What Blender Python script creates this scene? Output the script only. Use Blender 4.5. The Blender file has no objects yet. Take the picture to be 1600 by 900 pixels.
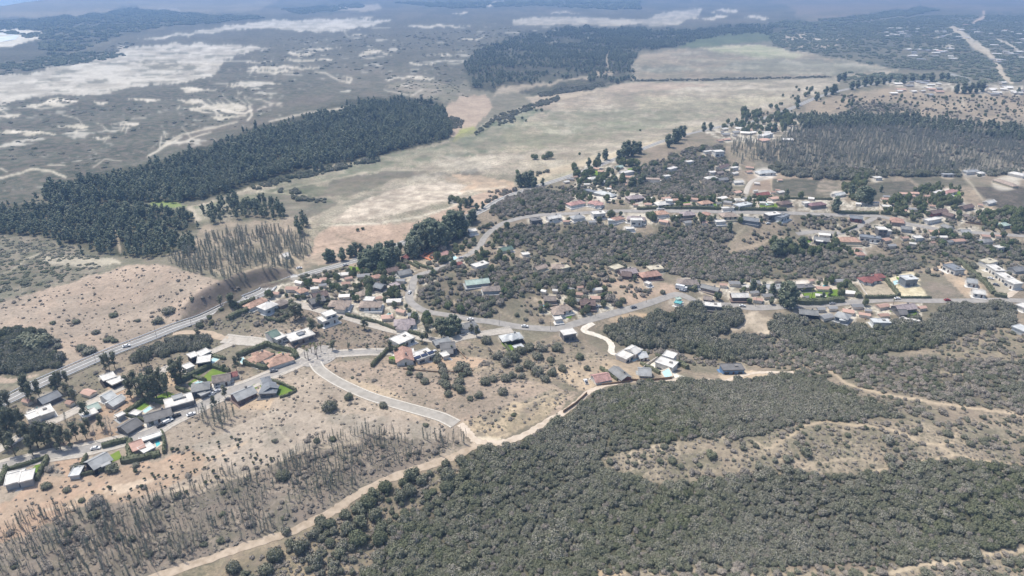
import bpy, bmesh, math, random
import numpy as np
from mathutils import Vector, Matrix
random.seed(7); rng = np.random.default_rng(7)
sc = bpy.context.scene
COL = sc.collection
R = math.radians

# ------------------------------------------------------------------ camera, world, sun, exposure
F, PITCH, CAMH = 1066.0, 24.9, 205.0
cam_d = bpy.data.cameras.new('camera'); cam = bpy.data.objects.new('camera', cam_d); COL.objects.link(cam)
cam.location = (0, 0, CAMH); cam.rotation_euler = (R(90 - PITCH), 0, 0)
cam_d.sensor_width = 36; cam_d.lens = F / 1600 * 36; cam_d.clip_start = 1; cam_d.clip_end = 60000
sc.camera = cam
SUN_EL, SUN_AZ = 63.0, -58.0          # azimuth: 0 = straight ahead (+Y), negative = to the left
world = bpy.data.worlds.new('World'); sc.world = world; world.use_nodes = True
nt = world.node_tree; nt.nodes.clear()
sky = nt.nodes.new('ShaderNodeTexSky'); sky.sky_type = 'NISHITA'; sky.sun_disc = False
sky.sun_elevation = R(SUN_EL); sky.sun_rotation = R(SUN_AZ); sky.dust_density = 2.5
bg = nt.nodes.new('ShaderNodeBackground'); bg.inputs['Strength'].default_value = 0.15
wo = nt.nodes.new('ShaderNodeOutputWorld')
nt.links.new(sky.outputs[0], bg.inputs[0]); nt.links.new(bg.outputs[0], wo.inputs[0])
sun_d = bpy.data.lights.new('sun', 'SUN'); sun = bpy.data.objects.new('sun', sun_d); COL.objects.link(sun)
sun_d.energy = 3.6; sun_d.angle = R(0.6); sun_d.color = (1.0, 0.95, 0.86)
sd = Vector((math.sin(R(SUN_AZ)) * math.cos(R(SUN_EL)), math.cos(R(SUN_AZ)) * math.cos(R(SUN_EL)), math.sin(R(SUN_EL))))
sun.rotation_euler = sd.to_track_quat('Z', 'Y').to_euler(); sun.location = (0, 0, 400)
sc.view_settings.view_transform = 'Standard'; sc.view_settings.look = 'None'
sc.view_settings.exposure = 0.15; sc.view_settings.gamma = 1.0
sc.cycles.volume_bounces = 1; sc.cycles.max_bounces = 6; sc.cycles.diffuse_bounces = 2
sc.cycles.use_denoising = True

# ------------------------------------------------------------------ helpers: noise, projection, terrain
def _h(ix, iy, s):
    n = (ix.astype(np.int64) * 374761393 + iy.astype(np.int64) * 668265263 + s * 974634777) & 0x7fffffff
    n = ((n ^ (n >> 13)) * 1274126177) & 0x7fffffff
    return ((n ^ (n >> 16)) & 0xffff) / 65535.0
def vnoise(x, y, s=0):                                    # value noise -1..1
    x = np.asarray(x, float); y = np.asarray(y, float)
    ix = np.floor(x); iy = np.floor(y); fx = x - ix; fy = y - iy
    fx = fx * fx * fx * (fx * (fx * 6 - 15) + 10); fy = fy * fy * fy * (fy * (fy * 6 - 15) + 10)
    a = _h(ix, iy, s); b = _h(ix + 1, iy, s); c = _h(ix, iy + 1, s); d = _h(ix + 1, iy + 1, s)
    return (a + (b - a) * fx + (c - a) * fy + (a - b - c + d) * fx * fy) * 2 - 1
def fbm(x, y, s=0, o=4):
    t = 0; a = 1; n = 0
    for k in range(o):
        t = t + a * vnoise(x * 2 ** k, y * 2 ** k, s + k * 17); n += a; a *= 0.5
    return t / n
def sstep(a, b, x):                                       # smooth step, falling when a > b
    t = np.clip((x - a) / (b - a), 0, 1); return t * t * (3 - 2 * t)
cp, sp = math.cos(R(PITCH)), math.sin(R(PITCH))
def rays(px, py):
    a = (np.asarray(px, float) - 800) / F; b = (np.asarray(py, float) - 450) / F
    return a, cp - b * sp, -sp - b * cp                   # direction x, y, z
def flat(px, py, z=0.0):
    dx, dy, dz = rays(px, py); t = (z - CAMH) / np.minimum(dz, -0.004); return dx * t, dy * t
def project(x, y, z):
    v = np.asarray(z, float) - CAMH
    d = y * cp - v * sp; u = y * sp + v * cp
    d = np.maximum(d, 1e-3)
    return 800 + F * x / d, 450 - F * u / d
def segdist(x, y, pts):
    best = np.full(np.shape(x), 1e9)
    for (x0, y0), (x1, y1) in zip(pts[:-1], pts[1:]):
        dx, dy = x1 - x0, y1 - y0; L = dx * dx + dy * dy + 1e-9
        t = np.clip(((x - x0) * dx + (y - y0) * dy) / L, 0, 1)
        best = np.minimum(best, np.hypot(x - x0 - t * dx, y - y0 - t * dy))
    return best
def flatpts(l): return [tuple(float(c) for c in flat(*p)) for p in l]
# hills: pixel centre, half length (m), half width (m), direction (deg), height (m)
HILLS = [((1290, 700), 95, 34, 4, 12), ((870, 800), 90, 34, 32, -7), ((1020, 335), 230, 42, 3, 13), ((760, 425), 90, 40, 10, 7),
         ((1085, 245), 120, 75, 20, 12), ((1440, 155), 260, 110, 0, 16), ((1340, 520), 150, 35, 0, -8), ((1060, 520), 70, 30, 10, -6),
         ((1560, 545), 70, 35, 0, 8), ((1330, 395), 130, 30, 0, -5), ((640, 640), 90, 45, -30, 5), ((1300, 850), 120, 25, 0, -6)]
HILLS = [(*[float(c) for c in flat(*c)], a, b, R(d), h) for c, a, b, d, h in HILLS]
WET = flatpts([(400, 300), (560, 310), (640, 330), (700, 270), (820, 230), (950, 180), (1100, 135), (1260, 100)])
CUT = flatpts([(280, 499), (335, 472), (382, 449), (420, 441), (462, 428)])
def hgt(x, y):
    x = np.asarray(x, float); y = np.asarray(y, float)
    r = np.hypot(x, y)
    wet = sstep(0.5, 1.3, segdist(x, y, WET) / np.clip(r * 0.16, 60, 380))
    near = 1 - sstep(900, 2200, r)
    h = wet * (near * (4.0 * fbm(x / 190 + 5, y / 190, 3, 3) + 1.0 * vnoise(x / 38, y / 38, 9)) + 4.2 * fbm(x / 150, y / 120, 21, 4) * sstep(700, 1300, r) * (1 - sstep(3000, 4500, r)))
    for cx, cy, a, b, d, hh in HILLS:
        u = (x - cx) * math.cos(d) + (y - cy) * math.sin(d); v = -(x - cx) * math.sin(d) + (y - cy) * math.cos(d)
        h = h + hh * np.exp(-0.5 * ((u / a) ** 2 + (v / b) ** 2))
    # the highway runs through a cutting: the ground stands above it on both sides
    s, t, L = cutst(x, y); e = sstep(-8, 25, t) * (1 - sstep(L - 25, L + 8, t))
    return h + e * (9.0 * sstep(-8, 3, s) * (1 - sstep(40, 150, s)) + 8.5 * sstep(-18, -26, s) * (1 - sstep(-38, -120, s)))
def cutst(x, y):                                          # across and along the cutting, metres
    (x0, y0), (x1, y1) = CUT[0], CUT[-1]
    L = math.hypot(x1 - x0, y1 - y0); t = ((x - x0) * (x1 - x0) + (y - y0) * (y1 - y0)) / L
    i = np.interp(t, [((p[0] - x0) * (x1 - x0) + (p[1] - y0) * (y1 - y0)) / L for p in CUT], [(-(p[0] - x0) * (y1 - y0) + (p[1] - y0) * (x1 - x0)) / L for p in CUT])
    return (-(x - x0) * (y1 - y0) + (y - y0) * (x1 - x0)) / L - i, t, L
def unproj(px, py):
    px = np.asarray(px, float); py = np.asarray(py, float)
    z = np.zeros(np.broadcast(px, py).shape)
    for _ in range(14):
        x, y = flat(px, py, z); z = 0.35 * z + 0.65 * hgt(x, y)
    x, y = flat(px, py, z); return x, y, hgt(x, y)
def P(px, py):
    x, y, z = unproj(px, py); return Vector((float(x), float(y), float(z)))
def Ptop(px, py, h):                                      # where a roof edge seen at that pixel stands, h metres above the ground
    z = 0.0
    for _ in range(14):
        x, y = flat(px, py, z + h); z = .35 * z + .65 * float(hgt(x, y))
    x, y = flat(px, py, z + h); return Vector((float(x), float(y), float(hgt(x, y))))
def inpoly(px, py, poly):
    poly = np.asarray(poly, float); out = np.zeros(px.shape, bool)
    x0, y0 = poly.min(0); x1, y1 = poly.max(0)
    m = (px >= x0) & (px <= x1) & (py >= y0) & (py <= y1)
    if not m.any(): return out
    X = px[m]; Y = py[m]; r = np.zeros(X.shape, bool); j = len(poly) - 1
    for i in range(len(poly)):
        xi, yi = poly[i]; xj, yj = poly[j]
        if yi != yj:
            r ^= ((yi > Y) != (yj > Y)) & (X < (xj - xi) * (Y - yi) / (yj - yi) + xi)
        j = i
    out[m] = r; return out
def lin(c):
    return tuple(((v / 255) / 12.92 if v / 255 <= 0.04045 else ((v / 255 + 0.055) / 1.055) ** 2.4) for v in c)
def pts(s):                                               # 'x,y x,y ...' -> list of pixel points
    return [tuple(float(v) for v in p.split(',')) for p in s.split()]

# ------------------------------------------------------------------ helpers: objects and materials
def tag(o, label=None, cat=None, group=None, kind=None):
    if label: o['label'] = label
    if cat: o['category'] = cat
    if group: o['group'] = group
    if kind: o['kind'] = kind
    return o
def obj(name, me, parent=None, mat=None):
    o = bpy.data.objects.new(name, me); COL.objects.link(o)
    if mat is not None and not me.materials: me.materials.append(mat)
    if parent is not None: o.parent = parent
    return o
def empty(name, loc, rz=0.0):
    o = bpy.data.objects.new(name, None); COL.objects.link(o)
    o.location = loc; o.rotation_euler = (0, 0, rz); o.empty_display_size = 0.5; return o
def mesh(name, v, f, mats=None, mi=None):
    me = bpy.data.meshes.new(name); me.from_pydata([tuple(p) for p in v], [], f)
    for m in mats or []: me.materials.append(m)
    if mi is not None: me.polygons.foreach_set('material_index', np.asarray(mi, np.int32))
    me.update(); return me
class MB:                                                 # collects faces for one mesh
    def __init__(s): s.v = []; s.f = []; s.m = []
    def add(s, v, f, m=0):
        n = len(s.v); s.v += [tuple(p) for p in v]; s.f += [tuple(i + n for i in q) for q in f]; s.m += [m] * len(f); return s
    def box(s, x0, y0, z0, x1, y1, z1, m=0):
        v = [(x0, y0, z0), (x1, y0, z0), (x1, y1, z0), (x0, y1, z0), (x0, y0, z1), (x1, y0, z1), (x1, y1, z1), (x0, y1, z1)]
        return s.add(v, [(0, 3, 2, 1), (4, 5, 6, 7), (0, 1, 5, 4), (1, 2, 6, 5), (2, 3, 7, 6), (3, 0, 4, 7)], m)
    def tube(s, path, rad, n=5, m=0):
        rings = []
        for i, p in enumerate(path):
            p = Vector(p); a = Vector(path[max(i - 1, 0)]); b = Vector(path[min(i + 1, len(path) - 1)])
            d = (b - a).normalized(); u = d.orthogonal().normalized(); w = d.cross(u)
            rings += [p + (u * math.cos(6.2832 * k / n) + w * math.sin(6.2832 * k / n)) * rad[i] for k in range(n)]
        f = []
        for i in range(len(path) - 1):
            for k in range(n):
                f.append((i * n + k, i * n + (k + 1) % n, (i + 1) * n + (k + 1) % n, (i + 1) * n + k))
        f.append(tuple((len(path) - 1) * n + k for k in range(n)))
        return s.add(rings, f, m)
    def mesh(s, name, mats): return mesh(name, s.v, s.f, mats, s.m)
_mats = {}
def mat(name, rgb, rough=0.9, rgb2=None, scale=3.0, bump=0.0, bscale=8.0, spec=0.25, tex='noise', vary=0.0, coords='Object'):
    if name in _mats: return _mats[name]
    m = bpy.data.materials.new(name); m.use_nodes = True; n = m.node_tree.nodes; l = m.node_tree.links
    b = n['Principled BSDF']; b.inputs['Roughness'].default_value = rough; b.inputs['Specular IOR Level'].default_value = spec
    tc = n.new('ShaderNodeTexCoord')
    nz = n.new('ShaderNodeTexNoise'); nz.inputs['Scale'].default_value = scale; nz.inputs['Detail'].default_value = 5
    l.new(tc.outputs[coords], nz.inputs['Vector'])
    mx = n.new('ShaderNodeMix'); mx.data_type = 'RGBA'
    c1 = lin(rgb); c2 = lin(rgb2) if rgb2 else tuple(v * 0.72 for v in c1)
    mx.inputs[6].default_value = (*c1, 1); mx.inputs[7].default_value = (*c2, 1)
    mr = n.new('ShaderNodeMapRange'); mr.inputs[1].default_value = 0.38; mr.inputs[2].default_value = 0.68
    l.new(nz.outputs[0], mr.inputs[0]); l.new(mr.outputs[0], mx.inputs[0]); out = mx.outputs[2]
    if vary:
        oi = n.new('ShaderNodeObjectInfo'); hs = n.new('ShaderNodeHueSaturation'); m2 = n.new('ShaderNodeMapRange')
        m2.inputs[3].default_value = 1 - vary; m2.inputs[4].default_value = 1 + vary
        l.new(oi.outputs['Random'], m2.inputs[0]); l.new(m2.outputs[0], hs.inputs['Value']); l.new(out, hs.inputs['Color']); out = hs.outputs[0]
    l.new(out, b.inputs['Base Color'])
    if bump:
        if tex == 'wave':
            w = n.new('ShaderNodeTexWave'); w.inputs['Scale'].default_value = bscale; w.inputs['Distortion'].default_value = 0.6
        else:
            w = n.new('ShaderNodeTexNoise'); w.inputs['Scale'].default_value = bscale
        l.new(tc.outputs[coords], w.inputs['Vector'])
        bp = n.new('ShaderNodeBump'); bp.inputs['Strength'].default_value = bump; bp.inputs['Distance'].default_value = 0.1
        l.new(w.outputs[0], bp.inputs['Height']); l.new(bp.outputs[0], b.inputs['Normal'])
    _mats[name] = m; return m
def leafmat(name, a, b, c, zscale=0.012, trans=0.12):
    """foliage: colour a or b by where the plant grows, c mixed in plant by plant, mottled leaf by leaf"""
    m = bpy.data.materials.new(name); m.use_nodes = True; n = m.node_tree.nodes; l = m.node_tree.links
    bs = n['Principled BSDF']; bs.inputs['Roughness'].default_value = 0.75; bs.inputs['Specular IOR Level'].default_value = 0.2
    oi = n.new('ShaderNodeObjectInfo')
    nz = n.new('ShaderNodeTexNoise'); nz.inputs['Scale'].default_value = zscale; nz.inputs['Detail'].default_value = 3
    l.new(oi.outputs['Location'], nz.inputs['Vector'])
    mr = n.new('ShaderNodeMapRange'); mr.inputs[1].default_value = 0.40; mr.inputs[2].default_value = 0.60
    l.new(nz.outputs[0], mr.inputs[0])
    m1 = n.new('ShaderNodeMix'); m1.data_type = 'RGBA'; m1.inputs[6].default_value = (*lin(a), 1); m1.inputs[7].default_value = (*lin(b), 1)
    l.new(mr.outputs[0], m1.inputs[0])
    pw = n.new('ShaderNodeMath'); pw.operation = 'POWER'; pw.inputs[1].default_value = 1.8; l.new(oi.outputs['Random'], pw.inputs[0])
    m2 = n.new('ShaderNodeMix'); m2.data_type = 'RGBA'; m2.inputs[7].default_value = (*lin(c), 1)
    l.new(pw.outputs[0], m2.inputs[0]); l.new(m1.outputs[2], m2.inputs[6])
    ge = n.new('ShaderNodeNewGeometry'); m3 = n.new('ShaderNodeMapRange'); m3.inputs[3].default_value = 0.84; m3.inputs[4].default_value = 1.18
    l.new(ge.outputs['Random Per Island'], m3.inputs[0])
    hs = n.new('ShaderNodeHueSaturation'); l.new(m3.outputs[0], hs.inputs['Value']); l.new(m2.outputs[2], hs.inputs['Color'])
    l.new(hs.outputs[0], bs.inputs['Base Color'])
    _mats[name] = m; return m
# ------------------------------------------------------------------ land cover: what grows or lies where (pixel outlines put on the terrain)
# (outline, colour, second colour, mixing scale m, scrub speckle 0..1, edge raggedness px)
ZONES = []
def gcol(c):                                              # soils and dry grass here are greyish and a little pink
    L_ = sum(c) / 3; g = c[1] > c[0] + 4
    return lin([min(250, (L_ + (v - L_) * (.70 if g else .74)) * 1.0 + a) for v, a in zip(c, (-1, 0, -1) if not g else (0, 0, 0))])
def zone(s, c1, c2=None, sc_=30, spk=0.2, warp=3): ZONES.append((pts(s), gcol(c1), gcol(c2 or c1), sc_, spk, warp))
# far country
zone('-400,-60 2000,-60 2000,60 -400,60', (76,84,68), (112,106,88), 130, .6, 3)
zone('60,-60 430,-60 440,2 400,18 330,20 280,18 210,9 165,19 100,24 60,26 -100,30 -100,10 70,2', (128,120,100), (146,134,112), 200, .3, 3)
zone('180,16 280,12 285,22 190,22', (160,150,135), None, 90, .1, 2)
zone('-200,32 75,26 165,20 190,9 205,10 290,18 360,27 440,24 500,30 420,34 250,42 205,52 150,70 60,98 -200,122', (62,72,58), (82,88,70), 140, .6, 3)
zone('440,12 560,4 575,12 540,20 460,22', (66,76,60), None, 90, .4, 2)
zone('490,16 540,8 590,6 600,14 570,18', (165,152,130), None, 90, .1, 1)
zone('600,0 760,-10 1000,-14 1000,16 900,14 840,8 700,12 640,12', (78,88,70), (110,110,88), 170, .5, 3)
zone('1200,0 1420,-12 1440,8 1400,14 1340,22 1300,30 1260,34 1240,26 1245,16', (134,118,100), (118,110,92), 160, .3, 3)
zone('1440,-30 2000,-30 2000,22 1600,20 1480,18 1440,6', (132,118,100), (112,106,88), 200, .3, 3)
zone('1200,34 1290,34 1340,24 1400,15 1440,8 1470,14 1450,20 1390,24 1320,36 1260,48 1210,52', (54,64,52), (78,84,66), 100, .6, 3)
zone('1200,52 1330,38 1420,24 1600,24 2000,20 2000,128 1600,124 1400,108 1300,92 1210,74', (84,92,72), (112,110,86), 110, .6, 4)
zone('1225,56 1262,52 1275,60 1225,66', (175,160,138), None, 60, .1, 2)
zone('1280,66 1310,70 1300,76 1228,74 1230,68', (165,150,130), None, 60, .2, 2)
# beach
zone('-400,44 40,46 62,49 80,53 74,58 45,64 18,73 -400,85', (208,198,176), (220,212,196), 80, 0, 1)
# dune country on the left
zone('-400,100 60,98 150,72 210,54 330,44 620,30 800,22 1000,20 1110,36 1200,50 1080,66 900,60 760,90 720,130 700,160 640,165 560,150 420,195 330,225 250,250 100,285 60,310 -400,420', (68,79,64), (92,98,80), 50, .8, 4)
zone('-400,190 120,178 240,200 260,240 150,262 60,300 -400,360', (62,73,58), (88,95,77), 35, .8, 4)
zone('230,242 300,205 370,178 430,150 560,143 640,140 700,150 640,160 560,152 470,182 410,205 330,228 250,250', (112,104,90), (98,98,82), 50, .5, 4)
zone('440,95 640,110 720,130 700,150 590,148 520,130 430,130', (96,98,82), (118,112,96), 50, .6, 4)
zone('600,130 680,125 730,140 715,158 640,152', (126,122,98), (160,148,128), 40, .6, 4)
zone('-400,118 40,117 65,112 96,103 125,100 150,90 185,83 183,74 240,70 300,68 400,72 425,75 370,86 345,100 330,119 290,130 240,132 205,138 170,143 130,148 60,150 30,156 0,162 -400,200', (200,190,172), (172,162,144), 40, .14, 4)
zone('215,60 262,55 300,50 340,42 400,36 430,32 500,30 560,30 610,33 598,38 560,44 530,50 490,50 460,47 420,46 380,46 330,51 280,57 240,62', (204,194,176), (170,162,144), 40, .15, 3)
zone('200,96 250,92 320,102 300,110 240,108', (140,134,112), (200,188,168), 22, .4, 3)
zone('800,31 830,27 900,26 960,28 1010,31 1024,22 1062,16 1100,12 1094,22 1072,32 1060,38 1030,41 1000,38 960,40 920,40 880,38 830,39 800,41', (190,178,156), (160,150,132), 40, .2, 2)
for cx, cy, rx, ry in [(57,209,30,5),(112,198,24,5),(75,163,32,5),(95,157,22,5),(345,168,46,9),(300,158,20,5),(20,206,26,4),(585,83,28,5),(468,83,22,5),(480,93,40,3),(440,106,55,4),(420,112,40,3),(700,40,40,3),(660,41,22,3),(570,27,12,2),
        (690,86,24,2),(510,76,22,2),(310,140,30,5),(380,135,24,3),(225,156,24,3),(160,160,14,3),(640,122,40,4),(780,6,30,4),(720,20,14,2),(250,28,16,2),(1080,70,9,4),(360,182,30,4),(160,215,18,3),(10,180,18,4),(400,130,36,3),(200,195,16,3),(560,55,10,2),(1290,62,30,3),(1480,72,14,3),(330,100,24,2),(405,97,22,2),(655,100,26,2),(735,60,20,2),(880,20,22,2),(1130,18,24,3),(1180,28,20,3),(1110,27,30,3)]:
    ZONES.append(([(cx + rx * math.cos(t), cy + ry * math.sin(t) * (0.6 + 0.4 * math.sin(3 * t + cx))) for t in np.linspace(0, 6.2, 16)], gcol((214,200,178)), gcol((186,174,150)), 25, .1, 3))
# far pine wood and its clearings
zone('722,100 742,80 830,46 900,41 1010,42 1080,42 1130,38 1210,36 1215,52 1130,56 1092,60 1066,72 1000,80 985,100 996,124 960,135 850,150 800,146 730,140', (54,62,46), (76,80,60), 60, .5, 3)
zone('780,136 830,131 900,122 950,108 968,110 952,120 905,124 850,134 800,146 770,150', (170,152,128), (150,138,116), 40, .3, 3)
zone('1090,58 1130,53 1210,52 1230,62 1180,66 1110,72 1060,74', (104,120,78), (90,106,70), 60, .4, 3)
# wetland and dry pasture of the valley floor
zone('985,102 1000,86 1080,74 1180,69 1215,74 1300,91 1405,108 1380,116 1330,116 1312,130 1290,142 1240,170 1150,195 1085,207 1000,234 920,260 880,276 840,282 800,306 760,322 720,346 640,377 600,388 540,396 480,398 466,372 470,352 440,338 300,345 290,322 340,311 400,292 500,263 590,241 650,233 700,216 742,201 772,181 822,166 872,156 932,141 990,128', (188,172,146), (170,156,130), 30, .2, 3)
zone('985,102 1000,86 1080,74 1180,70 1300,91 1400,108 1320,122 1200,124 1000,128', (164,146,120), (142,132,108), 50, .25, 3)
zone('1100,74 1180,70 1230,78 1260,88 1200,92 1130,84', (160,160,118), (180,172,136), 60, .2, 3)
zone('1180,92 1300,94 1385,108 1320,118 1200,116 1100,110', (146,140,116), (130,128,106), 60, .3, 3)
zone('1010,104 1060,100 1090,108 1040,114 1000,112', (128,126,106), None, 50, .3, 4)
zone('820,152 930,140 1000,142 1060,150 1000,160 900,168 850,172', (184,164,136), (174,156,132), 50, .15, 3)
zone('985,150 1120,152 1250,150 1140,172 1000,170', (196,182,148), (176,166,136), 50, .2, 3)
zone('860,176 980,172 1060,172 1120,182 1060,196 960,206 880,214 830,206', (146,144,114), (172,160,132), 30, .4, 4)
zone('930,192 990,190 1040,196 990,206 940,206', (146,152,112), (168,162,134), 20, .2, 4)
zone('800,190 860,186 880,214 960,208 900,226 820,236 770,236', (176,162,132), (152,148,114), 30, .3, 4)
zone('420,286 500,264 590,243 650,235 705,218 745,206 790,214 800,228 760,240 690,246 640,262 580,268 520,278 440,298', (124,130,98), (166,156,128), 18, .5, 4)
zone('700,216 745,200 775,182 825,168 860,172 810,192 780,212 730,232', (118,128,96), (160,154,124), 20, .5, 4)
zone('410,300 470,288 500,290 545,294 540,304 480,306 440,318 400,312', (104,112,80), (122,122,94), 25, .5, 3)
zone('520,280 600,268 650,266 700,270 740,262 760,276 700,272 660,274 610,284 560,302 540,306 500,304', (112,106,90), (126,116,96), 25, .4, 3)
zone('300,322 400,304 450,312 470,340 440,338 380,335 320,345', (124,134,92), (140,134,104), 25, .4, 3)
zone('400,308 460,305 520,310 530,318 490,338 470,345 430,340', (118,112,96), (130,122,102), 25, .3, 3)
zone('540,310 620,290 700,282 690,310 620,330 560,345 500,350 500,335', (190,176,150), (166,154,132), 18, .35, 3)
zone('690,272 760,278 800,284 802,300 760,302 700,300', (184,160,128), (170,152,126), 18, .25, 3)
zone('480,398 488,372 520,352 590,350 660,346 720,312 800,290 812,286 800,306 760,322 720,346 640,377 600,388', (186,164,138), (178,158,134), 25, .12, 2)
zone('488,398 495,372 550,382 600,398 570,412 500,416 470,410', (176,152,128), (164,146,122), 20, .25, 2)
zone('690,170 720,150 756,148 772,165 742,198 706,214 700,190', (176,152,128), None, 30, .1, 3)
zone('720,202 740,196 745,206 706,222', (160,160,90), None, 20, .2, 2)
zone('820,280 900,250 1000,226 1080,200 1130,192 1080,206 1000,234 920,260 880,276 840,290', (196,180,146), (180,168,136), 30, .15, 2)
zone('235,318 275,314 290,322 240,326', (130,150,72), None, 20, .2, 2)
# plantation floors
zone('66,300 100,282 250,250 330,224 420,192 500,168 560,152 640,152 690,160 702,190 706,214 650,232 590,246 500,262 400,290 330,310 230,318 90,320', (66,68,50), (84,82,62), 25, .3, 2)
zone('-400,322 90,318 200,318 300,330 310,358 240,375 300,395 240,402 190,402 60,368 -400,370', (72,74,54), (92,88,66), 20, .4, 2)
zone('320,330 360,318 440,320 450,345 400,345 330,350', (130,120,98), (96,96,72), 15, .4, 2)
zone('285,395 320,350 400,345 470,340 490,385 500,415 470,422 400,410 330,375', (168,148,124), (144,130,108), 14, .3, 3)
# left slope and plateau field
zone('-400,368 60,369 140,393 195,412 150,430 90,448 0,472 -400,560', (146,138,116), (116,114,92), 10, .75, 4)
zone('60,398 170,404 195,410 140,418 60,410', (176,164,140), None, 15, .3, 3)
zone('-400,590 0,472 90,446 140,430 210,415 240,413 300,425 382,447 300,488 275,508 225,530 130,568 60,588 0,600 -400,640', (176,152,130), (166,146,126), 20, .28, 3)
zone('-400,510 30,512 75,524 100,565 80,586 0,590 -400,600', (112,108,84), (140,126,104), 12, .7, 3)
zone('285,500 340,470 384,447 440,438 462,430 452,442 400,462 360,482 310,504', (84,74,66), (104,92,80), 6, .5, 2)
zone('245,405 262,400 300,412 382,440 440,430 470,405 500,395 490,380 440,365 330,375', (166,150,126), (138,126,104), 10, .4, 3)
# ground between highway and village
zone('-400,640 60,600 180,556 300,505 360,484 450,445 520,416 640,378 760,324 860,284 1000,234 1280,150 2000,110 2000,1400 -400,1400', (152,134,112), (132,122,100), 22, .45, 3)
zone('1310,150 1400,134 1480,140 2000,150 2000,206 1500,190 1400,176 1255,182 1270,160', (166,146,120), (150,134,112), 40, .3, 4)
zone('1335,158 1420,162 1440,172 1360,180 1320,172', (126,120,98), (144,132,110), 20, .6, 4)
zone('1245,186 1400,180 1600,205 2000,240 2000,275 1600,272 1300,272 1200,262 1150,240', (142,132,114), (118,112,96), 14, .45, 3)
zone('1135,208 1180,205 1210,220 1220,245 1150,258 1140,230', (172,152,126), (150,136,112), 20, .4, 3)
zone('1170,270 1260,262 1320,272 1280,280 1170,282', (168,146,122), None, 15, .3, 3)
zone('1206,279 1282,280 1308,300 1310,308 1205,306', (84,84,68), (98,94,78), 10, .5, 1)
zone('1276,296 1282,278 1310,280 1314,310 1270,312', (158,140,120), (110,104,84), 10, .4, 2)
zone('1352,287 1420,282 1447,305 1440,312 1362,313', (86,84,70), (98,94,78), 10, .5, 1)
zone('1430,263 1500,266 1512,290 1440,292 1420,276', (98,96,78), (112,106,86), 10, .5, 1)
zone('1170,281 1203,277 1206,299 1172,302', (156,132,110), None, 10, .2, 1)
zone('1496,294 1515,290 1536,310 1540,320 1505,320', (168,146,120), (146,130,108), 8, .4, 1)
zone('1518,292 2000,296 2000,330 1560,326 1536,308', (84,78,68), (96,88,78), 10, .4, 1)
zone('1500,322 1550,322 1555,354 1508,346', (188,160,124), (170,146,116), 10, .2, 1)
zone('1545,384 1600,372 2000,370 2000,400 1580,398', (160,144,120), None, 10, .3, 2)
zone('935,440 990,432 1050,445 1062,458 1000,474 930,480 925,462', (178,150,126), (166,144,120), 14, .2, 2)
zone('872,300 930,305 930,330 860,334 850,315', (170,152,128), None, 8, .2, 2)
zone('1395,456 1386,436 1425,424 1440,440 1450,464 1405,466', (222,206,166), (200,182,142), 6, .05, 1)
zone('1432,440 1490,444 1504,464 1452,465', (150,134,116), (134,124,106), 8, .6, 1)
zone('1450,420 1480,408 1500,412 1545,462 1510,466 1480,440 1470,425', (190,162,132), (172,150,124), 8, .2, 2)
zone('1515,412 1540,408 1590,448 1570,462 1545,448', (172,160,138), None, 8, .1, 1)
zone('1345,444 1385,438 1400,462 1352,466', (160,144,120), (176,160,134), 6, .3, 1)
zone('1310,480 1345,478 1352,502 1300,510 1290,490', (180,156,134), (164,146,124), 6, .2, 1)
zone('1340,478 1395,474 1400,500 1355,500', (166,144,122), None, 6, .4, 2)
zone('1160,490 1180,486 1205,500 1215,520 1195,526 1172,510 1130,520 1110,528 1140,508', (196,176,150), (172,154,130), 8, .2, 3)
zone('1040,468 1090,470 1092,480 1052,478', (172,158,138), None, 8, .1, 2)
zone('950,498 985,486 1015,490 1022,496 980,508 960,504', (200,166,126), (186,160,130), 8, .1, 2)
zone('1160,440 1200,436 1240,440 1240,472 1170,474', (164,150,124), (150,140,112), 8, .4, 2)
zone('600,395 650,400 720,395 760,372 770,355 790,352 730,408 660,432 600,420', (184,162,136), (164,146,122), 10, .3, 2)
zone('560,404 600,392 610,400 590,414', (188,178,160), None, 10, 0, 1)
# village soils, foreground slopes
zone('370,535 460,478 540,486 640,522 630,540 520,548 480,548', (148,128,108), (162,142,122), 12, .65, 3)
zone('490,568 620,556 700,575 860,600 900,615 870,650 735,675 712,660 600,622 520,592', (172,148,126), (160,140,120), 16, .4, 3)
zone('700,520 800,545 880,520 960,560 900,600 760,590 690,560', (150,134,110), (166,146,122), 10, .6, 3)
zone('630,560 700,556 760,560 740,575 640,576', (184,152,122), None, 8, .3, 2)
zone('860,575 930,560 1010,565 1000,596 940,602 900,612 880,590', (190,164,132), (172,150,124), 8, .2, 2)
zone('-400,760 0,735 200,690 320,640 470,570 510,590 640,640 715,664 735,690 715,708 560,770 380,850 200,925 -400,1400', (176,156,134), (164,146,126), 25, .35, 3)
zone('-200,820 0,790 60,745 160,740 260,715 330,700 310,740 200,790 100,820 0,850', (186,152,124), (176,148,122), 12, .12, 4)
zone('60,800 150,765 250,745 230,760 130,790', (204,178,150), (186,156,126), 5, .1, 4)
zone('300,700 420,640 600,650 700,668 690,690 480,700 380,750', (176,158,138), (162,148,130), 14, .3, 3)
zone('590,600 640,625 560,612 500,585', (184,160,130), None, 8, .3, 3)
zone('0,850 120,800 300,770 470,705 600,680 720,690 640,738 450,828 240,905 0,1000', (152,137,121), (132,120,108), 7, .65, 9)
zone('715,662 770,640 860,610 890,618 840,660 780,688 740,680', (188,164,130), (160,144,120), 10, .5, 3)
zone('735,680 790,686 780,694 744,694', (204,186,156), None, 8, 0, 2)
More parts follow.
